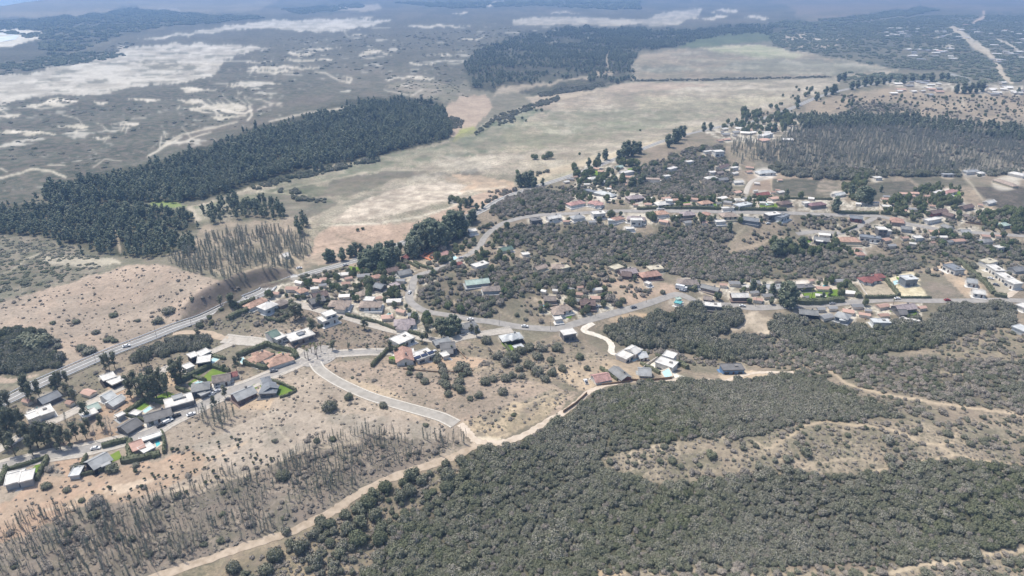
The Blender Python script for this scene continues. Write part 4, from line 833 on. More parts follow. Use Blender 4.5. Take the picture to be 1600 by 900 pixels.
def build_house(ws, wall, lab, nm, cat):
    w0 = ws[0]; A = Ptop(*w0[0], w0[3] * .8); B = Ptop(*w0[1], w0[3] * .8); c = (A + B) / 2
    zs = []
    for w in ws:
        a = Ptop(*w[0], w[3] * .8); b = Ptop(*w[1], w[3] * .8); zs += [a.z, b.z]
    base = max(zs) * .6 + min(zs) * .4
    root = empty(nm, (c.x, c.y, base)); tag(root, lab, cat)
    wm = wallmat(wall); dist = math.hypot(c.x, c.y); dark_wall = wall in 'dxs'
    for wi, (pa, pb, W, h, kind, rc) in enumerate(ws):
        a = Ptop(*pa, h * .8); b = Ptop(*pb, h * .8); m = (a + b) / 2; L = max((b - a).length * .97, 3.0); rz = math.atan2(b.y - a.y, b.x - a.x)
        HOUSEPOS.append((m.x, m.y, max(L, W) * .5 + 1.0, L, W, rz))
        loc = (m.x - c.x, m.y - c.y, .02 * wi)
        mb = MB(); mb.box(-L / 2, -W / 2, -2.2, L / 2, W / 2, h)
        if kind == 'g':
            g = (W / 2) * .46 - .05
            mb.add([(-L / 2, -W / 2, h), (-L / 2, W / 2, h), (-L / 2, 0, h + g), (L / 2, -W / 2, h), (L / 2, W / 2, h), (L / 2, 0, h + g)], [(0, 2, 1), (3, 4, 5)])
        if wi == 0 and dist < 620: mb.box(-L / 2 - 1.2, -W / 2 - 2.2, -2.2, L / 2 + 1.2, W / 2 + .6, -.02)   # terrace
        o = obj('wall', mb.mesh('wall', [wm]), root); o.location = loc; o.rotation_euler = (0, 0, rz)
        ov = .45 if kind == 'f' else .6
        rm = roofmat(rc, kind); ro = obj('roof', wing_roof(L, W, h, kind, ov).mesh('roof', [rm]), root); ro.location = loc; ro.rotation_euler = (0, 0, rz)
        if dist < 640 and L > 9 and wi == 0:
            ch = MB()
            if kind == 'f': ch.box(-.9, -.7, h + .3, .9, .7, h + 1.0)
            else: ch.box(-.45, -.45, h, .45, .45, h + W * .25 + .9)
            co = obj('roof_vent' if kind == 'f' else 'chimney', ch.mesh('chimney', [mat('render_grey', (150,146,140))]), ro); co.location = (L * .22, W * .12, 0)
        # windows along the long walls; the ones facing the viewer matter most but all four sides get them
        n = 0 if L < 5 or h < 2.7 else int(min(5, max(2, L / 3.6))) if dist < 640 else (2 if dist < 900 else 0)
        st = 2 if h > 5.2 and n else 1
        for s_ in range(st):
            for side in (-1, 1):
                if dist > 640 and side * math.cos(rz) > 0: continue
                for k in range(n):
                    x = -L / 2 + L * (k + .5) / n; zc = (1.45 if st == 1 else 1.3 + 2.7 * s_)
                    isd = side < 0 and k == n // 2 and s_ == 0
                    o = obj('door' if isd else 'window', door_me if isd and not dark_wall else win_me, root)
                    ww = L / n * (.62 if kind == 'f' else .45); hh = 1.7 if kind == 'f' else 1.3
                    if isd: ww, hh, zc = 1.1, 2.1, 1.05
                    if isd and dark_wall: o.name = 'window'
                    o.scale = (ww, .12, hh); u = Vector((x, side * (W / 2 + .02), zc)); u.rotate(Matrix.Rotation(rz, 3, 'Z').to_euler())
                    o.location = Vector(loc) + u; o.rotation_euler = (0, 0, rz)
    return root
for ws, wall, lab, nm, cat, yard in HOUSES:
    r_ = build_house(ws, wall, lab, nm, cat)
    if 'solar panels' in lab:
        a = P(*ws[0][0]); b = P(*ws[0][1]); rz = math.atan2(b.y - a.y, b.x - a.x)
        for k in range(3):
            o = obj('solar_panel', MB().box(-2, -1, 0, 2, 1, .12).mesh('solar_panel', [solar]), r_)
            u = Vector((-4.6 + 4.4 * k, -2.4, 4.05)); u.rotate(Matrix.Rotation(rz, 3, 'Z').to_euler()); o.location = u; o.rotation_euler = (R(8), 0, rz)
# distant ones: one small body and roof each
fw_ = MB(); fw_.box(-.5, -.5, -.3, .5, .5, .6); far_w = fw_.mesh('wall', [mat('far_wall', (226,218,204), .85, (206,192,174), .3, vary=.15)])
fr_ = MB(); fr_.add([(-.56, -.58, .57), (.56, -.58, .57), (.56, .58, .57), (-.56, .58, .57), (-.56, 0, .86), (.56, 0, .86)], [(0, 1, 5, 4), (2, 3, 4, 5), (1, 2, 5), (3, 0, 4), (0, 3, 2, 1)])
far_r = [fr_.mesh('roof', [mat('far_roof_' + k, c, .8, None, .3, vary=.2)]) for k, c in (('pale', (226,222,214)), ('grey', (150,150,150)), ('red', (192,160,144)))]
cnt = {}
for px, py, lab in FAR: cnt[lab] = cnt.get(lab, 0) + 1
for px, py, lab in FAR:
    p = P(px, py); s = rng.uniform(6, 11) * (1.45 if p.y > 1500 else 1); r_ = empty('house', p, rng.uniform(-.6, .6))
    tag(r_, lab, 'house', ('far houses: ' + lab) if cnt[lab] > 1 else None)
    HOUSEPOS.append((p.x, p.y, s * (1.6 if p.y > 1500 else 1), s, s, 0))
    for nme, me in (('wall', far_w), ('roof', far_r[rng.choice(3, p=[.6, .25, .15])])):
        o = obj(nme, me, r_); o.scale = (s * 1.3, s, 4.4)

OUTB = []
for poly, n in (('385,485 470,440 560,428 640,430 640,480 560,478 460,476', 16), ('845,455 950,450 955,488 880,498', 8), ('1095,446 1180,442 1240,442 1320,438 1330,468 1160,474', 14), ('1245,486 1440,476 1440,498 1260,500', 10), ('985,310 1230,310 1230,326 985,326', 16), ('830,336 1000,338 1180,338 1230,340 1150,352 840,350', 14), ('1240,314 1500,300 1560,330 1400,334', 18), ('900,266 1000,262 1000,292 860,312', 12), ('1260,364 1560,362 1560,376 1340,396', 14), ('1090,206 1230,190 1210,216 1100,224', 4), ('1140,262 1230,266 1220,308 1150,306', 10), ('560,480 640,490 660,510 600,506', 6), ('30,625 110,612 200,625 150,660 60,650', 6)):
    pp = np.array(pts(poly)); k = 0; tries = 0
    while k < n and tries < 400:
        tries += 1; x = np.array([rng.uniform(pp[:, 0].min(), pp[:, 0].max())]); y = np.array([rng.uniform(pp[:, 1].min(), pp[:, 1].max())])
        if not inpoly(x, y, pp)[0]: continue
        p = P(x[0], y[0])
        if any(math.hypot(p.x - q[0], p.y - q[1]) < q[2] + 4 for q in HOUSEPOS) or any(segdist(np.array([p.x]), np.array([p.y]), [tuple(v) for v in l[::3]])[0] < h + 3 for l, h in ROADSEG): continue
        s = rng.uniform(3, 6.5); HOUSEPOS.append((p.x, p.y, s * .8, s, s, 0)); r_ = empty('outbuilding', p, rng.uniform(-.5, .5)); k += 1; OUTB.append((r_, 'outb', x[0], y[0]))
        for nme, me in (('wall', far_w), ('roof', far_r[rng.choice(3, p=[.22, .28, .5])])):
            o = obj(nme, me, r_); o.scale = (s * rng.uniform(1.0, 1.5), s * .8, 3.4)
            if nme == 'roof': o.scale = last
            last = o.scale.copy()

# ------------------------------------------------------------------ pools, court, hedges, walls
water = mat('pool_water', (96,196,204), .08, (120,210,214), .4, .3, .8, .6); water_g = mat('pool_water_green', (70,170,140), .08, None, .4, .3, .8, .6); tarp = mat('pool_pale', (176,210,214), .4, (190,220,222), .4, .1, 2)
deck = mat('pool_deck', (206,196,178), .85, (190,178,160), .5)
def pool(s, m, lab):
    p = [P(*q) for q in pts(s)]; c = sum(p, Vector()) / len(p); z = max(q.z for q in p) + .1
    root = empty('pool', (c.x, c.y, z)); tag(root, lab, 'pool')
    q = [Vector((a.x - c.x, a.y - c.y, 0)) for a in p]; n = len(q)
    dk = MB(); o_ = [a * (1 + 1.2 / max(a.length, 1)) for a in q]
    dk.add([(a.x, a.y, .12) for a in q] + [(a.x, a.y, .12) for a in o_] + [(a.x, a.y, -1) for a in o_] + [(a.x, a.y, -.2) for a in q],
           [(i, (i + 1) % n, n + (i + 1) % n, n + i) for i in range(n)] + [(n + i, n + (i + 1) % n, 2 * n + (i + 1) % n, 2 * n + i) for i in range(n)] + [(i, 3 * n + i, 3 * n + (i + 1) % n, (i + 1) % n) for i in range(n)])
    obj('pool_edge', dk.mesh('pool_edge', [deck]), root)
    obj('water', MB().add([(a.x, a.y, .02) for a in q], [tuple(range(n))]).mesh('water', [m]), root)
for s, m, l in [('52,640 58,636 62,639 56,643', water_g, 'green swimming pool beside the white flat roofed villa'), ('222,643 234,635 239,638 227,646', tarp, 'pale blue swimming pool on the lawn behind the charcoal house'),
    ('327,564 336,558 344,561 332,569', tarp, 'pale swimming pool right of the black modern house'), ('303,599 313,594 319,598 308,604', tarp, 'pale blue pool behind the dark two storey house'), ('242,691 248,688 251,694 245,699', water, 'small turquoise pool at the right of the red roofed compound'),
    ('600,494 609,489 612,492 604,498', water, 'bright blue pool beside the mauve pink roofed house'), ('846,479 854,474 861,475 855,481', water, 'turquoise pool in front of the dusty brown house'), ('985,562 996,558 1000,562 990,565', tarp, 'pale pool in front of the bright white house'),
    ('1285,447 1293,442 1292,449 1286,450', water, 'small turquoise pool in the big green garden'), ('1395,440 1402,438 1404,443 1397,446', tarp, 'rectangular pale pool on the sandy yellow plot'), ('1195,318 1204,316 1207,320 1197,322', tarp, 'pale green pool on the ridge lawn'),
    ('698,407 709,400 715,404 704,410', tarp, 'pale turquoise pool beside the club house'), ('1034,585 1044,582 1050,589 1040,592', tarp, 'pale green pool in the walled court above the forest'), ('371,562 380,559 386,566 378,569', tarp, 'pale pool beside the left terracotta roofed house'), ('1138,431 1141,429 1144,431 1141,433', tarp, 'tiny pale pool in scrub above the road')]:
    pool(s, m, l)
ct = P(669, 398); root = empty('tennis_court', ct); tag(root, 'orange clay tennis court beside the tall dark cypresses', 'tennis court')
q = [P(*p) - ct for p in pts('651,401 667,391 689,397 672,407')]; z = max(v.z for v in q) + .15
obj('clay_surface', MB().add([(v.x, v.y, z) for v in q], [(0, 1, 2, 3)][::1]).mesh('clay_surface', [mat('clay', (208,136,100), .95, (196,122,88), .1)]), root)
ln = MB()
for k in range(4):
    a, b = q[k] * .78, q[(k + 1) % 4] * .78; ln.tube([(a.x, a.y, z + .05), (b.x, b.y, z + .05)], [.15, .15], 4)
a, b = (q[0] + q[1]) * .5, (q[2] + q[3]) * .5
obj('court_lines', ln.mesh('court_lines', [white_p]), root)
u = (q[1] + q[2]) * .5 * .8; w = (q[3] + q[0]) * .5 * .8
obj('net', MB().tube([(w.x, w.y, z + .6), (u.x, u.y, z + .6)], [.4, .4], 4).mesh('net', [mat('net', (70,74,70))]), root)

leaf_hedge = leafmat('hedge_leaves', (82,94,64), (90,102,70), (102,108,78), .03)
leaf_dark = leafmat('dark_leaves', (92,100,78), (100,106,84), (112,114,94), .02)
core_m = mat('twigs', (112,114,92), .95, (98,100,80), 1.0)
def leaf_faces(centres, normals, size, jitter=.6):
    """small leaf sprays, each a bent two-triangle face"""
    V = []; Fc = []
    for c, nrm in zip(centres, normals):
        d = Vector(nrm) + Vector(rng.normal(0, jitter, 3)); d.normalize(); u = d.orthogonal().normalized(); u.rotate(Matrix.Rotation(rng.uniform(0, 6.28), 3, d).to_euler()); w = d.cross(u)
        s = size * rng.uniform(.7, 1.35); k = len(V); c = Vector(c)
        V += [c - u * s, c + w * s * .55 + d * s * .18, c + u * s, c - w * s * .55 + d * s * .18]; Fc.append((k, k + 1, k + 2, k + 3))
    return V, Fc
def hedge(s, h, w, lab, m=None, grp=None):
    l = np.array([tuple(P(*p))[:2] for p in pts(s)]); dd = np.r_[0, np.cumsum(np.hypot(*np.diff(l, axis=0).T))]
    n = max(2, int(dd[-1] / 1.6)); t = np.linspace(0, dd[-1], n); xy = np.stack([np.interp(t, dd, l[:, 0]), np.interp(t, dd, l[:, 1])], -1)
    d = np.gradient(xy, axis=0); d /= np.linalg.norm(d, axis=1)[:, None] + 1e-9; nr = np.stack([-d[:, 1], d[:, 0]], -1)
    z = hgt(xy[:, 0], xy[:, 1]); o0 = Vector((*xy[n // 2], float(z[n // 2]))); mb = MB()
    hh = h * (1 + .16 * vnoise(t / 3.0, t * 0 + l[0, 0])); wv = w * (1 + .2 * vnoise(t / 2.5, t * 0 + 9))
    v = []
    for i in range(n):
        for a, b in ((-.5, -.4), (-.46, .8), (-.15, 1), (.15, 1), (.46, .8), (.5, -.4)):
            p = xy[i] + nr[i] * a * wv[i]; v.append((p[0] - o0.x, p[1] - o0.y, z[i] + hh[i] * b - o0.z))
    f = [(i * 6 + j, (i + 1) * 6 + j, (i + 1) * 6 + j + 1, i * 6 + j + 1) for i in range(n - 1) for j in range(5)] + [tuple(range(6)), tuple((n - 1) * 6 + k for k in range(6))[::-1]]
    root = empty('hedge', o0); tag(root, lab, 'hedge', grp)
    me = mesh('core', v, f, [core_m]); obj('twigs', me, root)
    cs, ns = [], []
    for k in range(int(dd[-1] * (h + w) * 2.2)):
        i = rng.integers(0, n - 1); a = rng.uniform(0, math.pi); x_ = math.cos(a) * .52; zz = math.sin(a)
        p = xy[i] + (xy[i + 1] - xy[i]) * rng.uniform() + nr[i] * x_ * wv[i]; zh = (rng.uniform(.1, 1.03) if abs(x_) > .35 else 1.02) * hh[i]
        cs.append((p[0] - o0.x, p[1] - o0.y, z[i] + zh - o0.z)); ns.append((nr[i][0] * x_, nr[i][1] * x_, .5))
    V, Fc = leaf_faces(cs, ns, .38); tag(obj('leaves', mesh('leaves', V, Fc, [m or leaf_hedge]), root), kind='stuff')
    return root
for s, h, w, l in [
 ('371,559 385,552 410,543 416,540 435,546 459,551 464,559 440,568 415,577 382,569', 3.0, 2.6, 'tall dark hedge round the two terracotta roofed houses'), ('400,566 416,559 430,555', 2.6, 2.2, 'dark hedge between the two terracotta roofed houses'),
 ('195,648 226,627 229,625', 2.4, 1.8, 'hedge along the upper edge of the pool lawn'), ('195,648 240,664', 2.0, 1.4, 'clipped hedge at the lower left of the charcoal house garden'), ('229,626 259,630', 2.2, 1.6, 'hedge between the two bright lawns'), ('256,608 232,622', 2.4, 1.8, 'dark hedge above the white flat roofed house lawn'),
 ('275,601 304,586 330,573', 3.0, 2.4, 'long dark hedge below the black modern house'), ('331,573 359,582', 2.4, 1.8, 'hedge on the right of the brown roofed house lawn'), ('300,589 322,596', 2.0, 1.6, 'hedge between lawn and blue pool'), ('276,608 302,618', 2.2, 1.6, 'hedge behind the white flat roofed house'), ('328,556 352,562', 1.8, 2.0, 'low shrubby hedge right of the black modern house'),
 ('424,596 443,602 463,611', 1.8, 1.2, 'hedge behind the triangular lawn of the cross gabled house'), ('463,612 448,619 437,622', 1.4, 1.0, 'low hedge in front of the triangular lawn'),
 ('75,716 70,728 57,752', 2.4, 1.6, 'hedge on the right of the corner lawn'), ('12,736 40,728 75,716', 2.0, 1.4, 'hedge between the main street and the corner lawn'), ('0,758 8,742 10,732', 2.6, 2.0, 'hedge cut by the left frame edge'), ('114,747 140,741 170,734', 1.8, 1.0, 'clipped hedge under the bare lot beside a pale roof'),
 ('190,723 215,719 250,711', 2.8, 3.0, 'bushy green hedge below the red roofed compound'), ('205,690 202,704 204,719', 2.6, 2.4, 'bushy hedge left of the red roofed compound'), ('160,700 180,694 202,689', 2.4, 2.2, 'bushy hedge along the main street verge'), ('253,676 258,695 257,709', 2.4, 1.4, 'hedge right of the red roofed compound'), ('136,712 125,738', 2.0, 1.2, 'hedge at the left of the angled grey roof'),
 ('540,493 590,505 620,516', 2.0, 1.4, 'long hedge on the left half of the diagonal street'), ('632,518 668,528', 2.2, 1.6, 'hedge on the right half of the diagonal street'), ('604,550 592,562 581,574', 2.6, 1.6, 'hedge on the left of the round lawn garden'), ('604,549 634,543', 2.4, 1.8, 'dark hedge along the street behind the terracotta house'), ('608,567 636,570', 2.2, 2.0, 'hedge below the round lawn'),
 ('374,481 386,475 398,469', 3.0, 2.6, 'hedge between highway bank and peach roof'), ('358,499 381,489 409,477', 3.2, 3.0, 'long bushy hedge in front of the peach roof'), ('414,499 434,503 454,492', 2.2, 1.8, 'hedge round the tan plot'), ('505,481 530,488', 2.0, 1.4, 'hedge before the wide tan tiled house'), ('496,513 512,508 535,496', 1.6, 1.0, 'low hedge of the white stacked villa'),
 ('995,327 1030,326 1064,326', 2.6, 2.6, 'left part of the long dark hedge on the ridge road'), ('1066,326 1095,326 1124,327', 2.6, 2.4, 'middle part of the long dark hedge on the ridge road'), ('1130,328 1166,328 1228,329', 2.6, 2.4, 'right part of the long dark hedge on the ridge road'), ('1126,327 1126,319 1135,316 1158,316', 2.4, 2.0, 'hedge round the long walled gardens'), ('1310,333 1340,334 1372,334', 2.6, 2.4, 'dark hedge before the curved drive'), ('1376,334 1420,337', 2.6, 2.4, 'dark hedge under the dense green gardens'),
 ('1240,472 1256,474 1275,474 1317,470', 3.4, 4.5, 'big rounded green hedge along the right road'), ('1351,466 1378,466 1401,465', 2.4, 1.8, 'hedge before the square dry garden'), ('1381,434 1392,448 1404,463', 2.6, 2.6, 'diagonal hedge between dry garden and sandy plot'), ('1320,440 1330,452 1342,466', 3.0, 4.5, 'wide green hedge beside the gravel drive'), ('1497,407 1517,425 1541,445 1552,460', 2.8, 3.2, 'long green hedge beside the bare terraces'), ('1553,462 1572,465', 2.6, 3.0, 'dark hedge at the foot of the stepped row'), ('1406,466 1455,466', 1.6, 1.2, 'low dark hedge before the sandy plot'),
 ('938,577 950,585 966,595', 2.2, 1.8, 'hedge between the red cottage and the red walled house'), ('1001,569 1016,577 1031,585', 2.2, 1.8, 'hedge between grey cottage and white villa'), ('1053,567 1064,570 1074,577', 2.6, 3.0, 'green hedge right of the white villa'), ('1057,447 1075,453 1090,455', 2.2, 1.6, 'hedge before the grey brown hip roofed house'), ('1082,456 1092,443', 3.0, 2.4, 'tall hedge right of the grey brown hip roofed house'), ('1238,560 1270,548', 2, 2, 'scrubby hedge at the ravine head'),
 ('647,411 658,417 676,422', 2.4, 1.8, 'dark hedge at the inside of the road bend'), ('628,408 640,412 655,420', 2.2, 1.6, 'hedge left of the club garden'), ('693,411 707,406', 2.4, 2.4, 'hedge between club pool and road'), ('1175,309 1206,309', 2.4, 2.0, 'dark hedge below the brown barn'), ('1208,311 1300,312', 1.8, 2.0, 'dark boundary hedge below the grey plots'), ('783,530 797,550', 1.6, 1.2, 'hedge at the left of the villa lawn'), ('1314,364 1338,354', 2.0, 1.6, 'hedge along the ridge road fork'), ('1300,380 1305,366', 2.4, 1.6, 'hedge left of the round terrace'), ('1322,364 1332,370 1340,380', 2.2, 1.6, 'hedge right of the round terrace')]:
    hedge(s, h, w, l)
def wall_line(s, h, lab, m, nm='garden_wall', cat='wall', t=.3):
    l = worldline(s); c = l[len(l) // 2]; z0 = float(hgt(*c))
    d = np.gradient(l, axis=0); d /= np.linalg.norm(d, axis=1)[:, None]; nr = np.stack([-d[:, 1], d[:, 0]], -1); z = hgt(l[:, 0], l[:, 1]) - z0; v = []
    for i in range(len(l)):
        for a, b in ((-1, -1.0), (-1, h), (1, h), (1, -1.0)):
            p = l[i] + nr[i] * a * t / 2 - c; v.append((p[0], p[1], z[i] + b))
    n = len(l); f = [(i * 4 + j, i * 4 + j + 1, (i + 1) * 4 + j + 1, (i + 1) * 4 + j) for i in range(n - 1) for j in range(3)] + [(3, 2, 1, 0), tuple((n - 1) * 4 + k for k in range(4))]
    o = obj(nm, mesh(nm, v, f, [m])); o.location = (c[0], c[1], z0); tag(o, lab, cat)
ww = mat('white_wall', (220,212,200), .85, (200,190,176), .5); bw = mat('brown_wall', (150,128,108), .9, (130,110,92), .6)
for s, h, l, m in [('461,546 478,534 494,524 470,514', 1.6, 'brown wall round the very large white flat roofed house', bw), ('1027,560 1012,570 1005,576', 1.4, 'white wall of the villa court', ww), ('1050,592 1010,596 985,595', 1.6, 'brown retaining wall above the dirt track', bw), ('1355,464 1340,440 1346,436', 1.4, 'pale wall left of the square dry garden', ww), ('1352,464 1396,463', 1.0, 'low pale wall across the square dry garden front', ww),
    ('880,645 899,632 917,616', 1.6, 'dark fence beside the dirt track corner', bw), ('940,602 985,597', 1.2, 'timber fence of the red walled house', bw), ('630,577 690,582 740,580', .8, 'low earth wall under the terracotta and solar houses', bw), ('706,541 720,552 728,560', .8, 'low wall right of the dark blue grey house', bw), ('1150,316 1148,328', 1.6, 'white wall across the long gardens', ww), ('1181,313 1186,328', 1.6, 'white wall at the right end of the long gardens', ww), ('1258,338 1270,342 1300,344', 1.0, 'pale curved wall of the drive', ww), ('1255,340 1280,338 1304,343', 1.2, 'pale curved wall above the ridge road', ww),
    ('1305,384 1320,394 1330,398', 1.4, 'pale curved wall round the terrace garden', ww), ('1372,318 1378,330', 1.4, 'pale wall right of the dry garden', ww), ('1508,348 1560,356', 1.2, 'brown wall at the foot of the sandy plot', bw), ('1316,488 1345,478 1352,500', .8, 'earth kerb of the bare plot', bw)]:
    wall_line(s, h, l, m)

# ------------------------------------------------------------------ cars
def car_parts(paint):
    b = bmesh.new(); L, W = 4.3, 1.76
    prof = [(-2.15, .35), (-2.15, .78), (-1.95, .92), (-1.55, .98), (-1.05, 1.42), (.45, 1.46), (1.05, .98), (1.95, .86), (2.15, .7), (2.15, .35)]
    v = []
    for s in (-1, 1):
        for x, z in prof: v.append(b.verts.new((x, s * W / 2 * (.82 if z > 1.2 else 1), z)))
    n = len(prof)
    for i in range(n): b.faces.new((v[i], v[(i + 1) % n], v[n + (i + 1) % n], v[n + i]))
    b.faces.new(v[:n][::-1]); b.faces.new(v[n:]); bmesh.ops.recalc_face_normals(b, faces=b.faces)
    me = bpy.data.meshes.new('body'); b.to_mesh(me); b.free(); me.materials.append(paint); return me
glz = MB()
for s in (-1, 1): glz.add([(-1.3, s * .83, 1.02), (.8, s * .83, 1.02), (.4, s * .75, 1.4), (-1.0, s * .75, 1.4)], [(0, 1, 2, 3) if s < 0 else (3, 2, 1, 0)])
glz.add([(1.02, -.76, 1.02), (1.02, .76, 1.02), (.52, .68, 1.43), (.52, -.68, 1.43)], [(0, 1, 2, 3)]); glz.add([(-1.57, -.76, 1.0), (-1.57, .76, 1.0), (-1.11, .68, 1.41), (-1.11, -.68, 1.41)], [(3, 2, 1, 0)])
glz_me = glz.mesh('window', [glass])
for v in glz_me.vertices: v.co *= 1.012
wh = MB().tube([(0, -.11, 0), (0, .11, 0)], [.33, .33], 10); wh.f.append(tuple(range(10))[::-1]); wh.m.append(0); wheel_me = wh.mesh('wheel', [mat('tyre', (36,36,36), .9)])
paints = {k: car_parts(mat('paint_' + k, c, .35, tuple(v * .95 for v in c), .5, spec=.6)) for k, c in dict(white=(228,228,226), grey=(120,122,126), black=(40,42,46), red=(150,44,40), silver=(180,182,186)).items()}
def car(px, py, rz, k, lab):
    p = P(px, py); r_ = empty('car', (p.x, p.y, p.z + .14), R(rz)); tag(r_, lab, 'car'); obj('body', paints[k], r_); obj('window', glz_me, r_)
    for x in (-1.35, 1.35):
        for y in (-.82, .82):
            o = obj('wheel', wheel_me, r_); o.location = (x, y, .33)
    HOUSEPOS.append((p.x, p.y, 2.5, 4, 2, 0))
for a in [(252,666,42,'black','black car parked lowest in the kerb row by the charcoal house'), (259,661.5,42,'white','white car just above the black one in the kerb row'), (264,659,42,'white','second white car of the kerb row by the charcoal house'), (276,651,42,'black','dark car parked at the upper end of the kerb row'), (299,649,40,'white','white car alone on the right side of the main street'),
          (240,660,30,'silver','silver car on the drive of the charcoal house'), (284,633,30,'white','white car under the front of the white flat roofed house'), (332,617,60,'white','white car beside the grey carport'), (339,613,50,'silver','silver car just right of the white car by the carport'), (343,604,30,'white','white car before the brown roofed white house'),
          (447,534,20,'white','white car below the very large white flat roofed house'), (688,556,70,'grey','grey car beside the white garage'), (678,551,60,'white','white car in the yard left of the dark blue grey house'), (735,500,10,'white','white car by the trees above the main road'), (1014,446,15,'white','white car on the dry field under the red tiled house'), (935,480,20,'silver','silver car in the yard of the brown gabled house'),
          (972,595,40,'white','white car beside the red walled house'), (1066,455,-20,'silver','silver car at the road bend below the square hedge'), (1218,459,20,'black','black car before the white front strip'), (1247,458,0,'white','white car in front of the long dark flat roof'), (1085,473,-10,'grey','grey car on the verge under the road bend'), (468,420,30,'white','white car driving on the highway left of the dark tree row'), (1200,350,10,'white','white car parked by the white flat roofed house on the ridge'), (540,415.5,33,'silver','silver car on the highway beside the turnout'), (198,542,30,'white','white car on the highway below the plateau field'), (90,588,26,'silver','silver car low on the highway at the left'), (150,702,12,'white','white car on the main street above the orange lot'), (428,581,22,'grey','grey car on the street beside the terracotta pair of houses'), (820,511,-5,'white','white car on the main road above the villa with green lawn'), (990,481,20,'grey','grey car on the main road before the road bend'), (1160,479,-5,'white','white car on the right road under the brown walled house'), (1300,475,5,'silver','silver car at the gravel drive entrance'), (1402,467.5,2,'white','white car passing the sandy plot'), (1480,470,0,'red','red car on the right road below the bare terraces'), (1548,436,-40,'white','white car in the yard of the stepped row'), (1556,446,-40,'grey','grey car in the yard of the stepped row'), (640,458,80,'white','white car on the curve left of the scrub'), (720,404,30,'silver','silver car on the road beside the club pool'), (1040,572,-10,'white','white car in the white villa court'), (1228,478,0,'white','white car at the corner of the big rounded hedge')]: car(*a)
# pickup: cab and open bed
p = P(915.6, 598); r_ = empty('pickup_truck', (p.x, p.y, p.z), R(100)); tag(r_, 'white pickup truck parked beside the faded red cottage', 'truck')
wp = mat('paint_white_truck', (230,230,228), .35, None, .5, spec=.6)
bd = MB().box(-2.6, -.9, .45, 2.6, .9, .95); bd.add([(-.3, -.86, .95), (1.5, -.86, .95), (1.5, .86, .95), (-.3, .86, .95), (-.1, -.74, 1.7), (1.0, -.74, 1.7), (1.0, .74, 1.7), (-.1, .74, 1.7)], [(4, 5, 6, 7), (0, 1, 5, 4), (1, 2, 6, 5), (2, 3, 7, 6), (3, 0, 4, 7)])
obj('body', bd.mesh('body', [wp]), r_); obj('cargo_bed', MB().box(-2.5, -.78, .96, -.4, .78, 1.0).mesh('cargo_bed', [mat('bed_liner', (60,62,66))]), r_)
ws_ = MB().add([(1.5, -.7, 1.0), (1.5, .7, 1.0), (1.06, .66, 1.62), (1.06, -.66, 1.62)], [(0, 1, 2, 3)]); obj('windscreen', ws_.mesh('windscreen', [glass]), r_).location = (.03, 0, .02)
for x in (-1.6, 1.7):
    for y in (-.85, .85):
        o = obj('wheel', wheel_me, r_); o.location = (x, y, .36); o.scale = (1.12,) * 3
p = P(1064, 452.5); r_ = empty('lorry', (p.x, p.y, p.z), R(-28)); tag(r_, 'white lorry parked below the square hedge at the road bend', 'truck')
obj('cargo_box', MB().box(-4, -1.25, 1.0, 2.2, 1.25, 3.5).mesh('cargo_box', [wp]), r_); obj('cab', MB().box(2.4, -1.2, .6, 4.2, 1.2, 2.7).mesh('cab', [wp]), r_); obj('windscreen', MB().box(4.2, -1.05, 1.6, 4.26, 1.05, 2.5).mesh('windscreen', [glass]), r_)
for x in (-3, -1.9, 3.2):
    for y in (-1.1, 1.1):
        o = obj('wheel', wheel_me, r_); o.location = (x, y, .48); o.scale = (1.45, 1.4, 1.45)
# street lamps and power poles
polem = mat('grey_pole', (150,146,138), .7); 
pole_me = MB().tube([(0, 0, -.5), (0, 0, 7.5)], [.12, .08], 6).mesh('pole', [polem]); arm_me = MB().tube([(0, 0, 7.4), (.5, 0, 7.8), (1.6, 0, 7.9)], [.06, .05, .05], 5).box(1.3, -.14, 7.78, 2.1, .14, 7.92).mesh('lamp_head', [polem])
for k, (x, y) in enumerate(pts('1263,473 1180,479 1100,478 1010,473 930,494 860,516 780,508 720,493 640,452 668,424 730,396 300,512 245,528 150,566 100,590 350,487 545,549 588,548')):
    p = P(x, y); r_ = empty('street_lamp', p, rng.uniform(0, 6)); tag(r_, 'thin grey street lamp post beside the ' + ('highway' if x < 360 else 'roundabout street' if x < 590 else 'right road' if x > 960 else 'main road curve'), 'street lamp', 'street lamps along the ' + ('highway' if x < 360 else 'roundabout street' if x < 590 else 'right road' if x > 960 else 'main road curve'))
    obj('pole', pole_me, r_); obj('lamp_head', arm_me, r_)
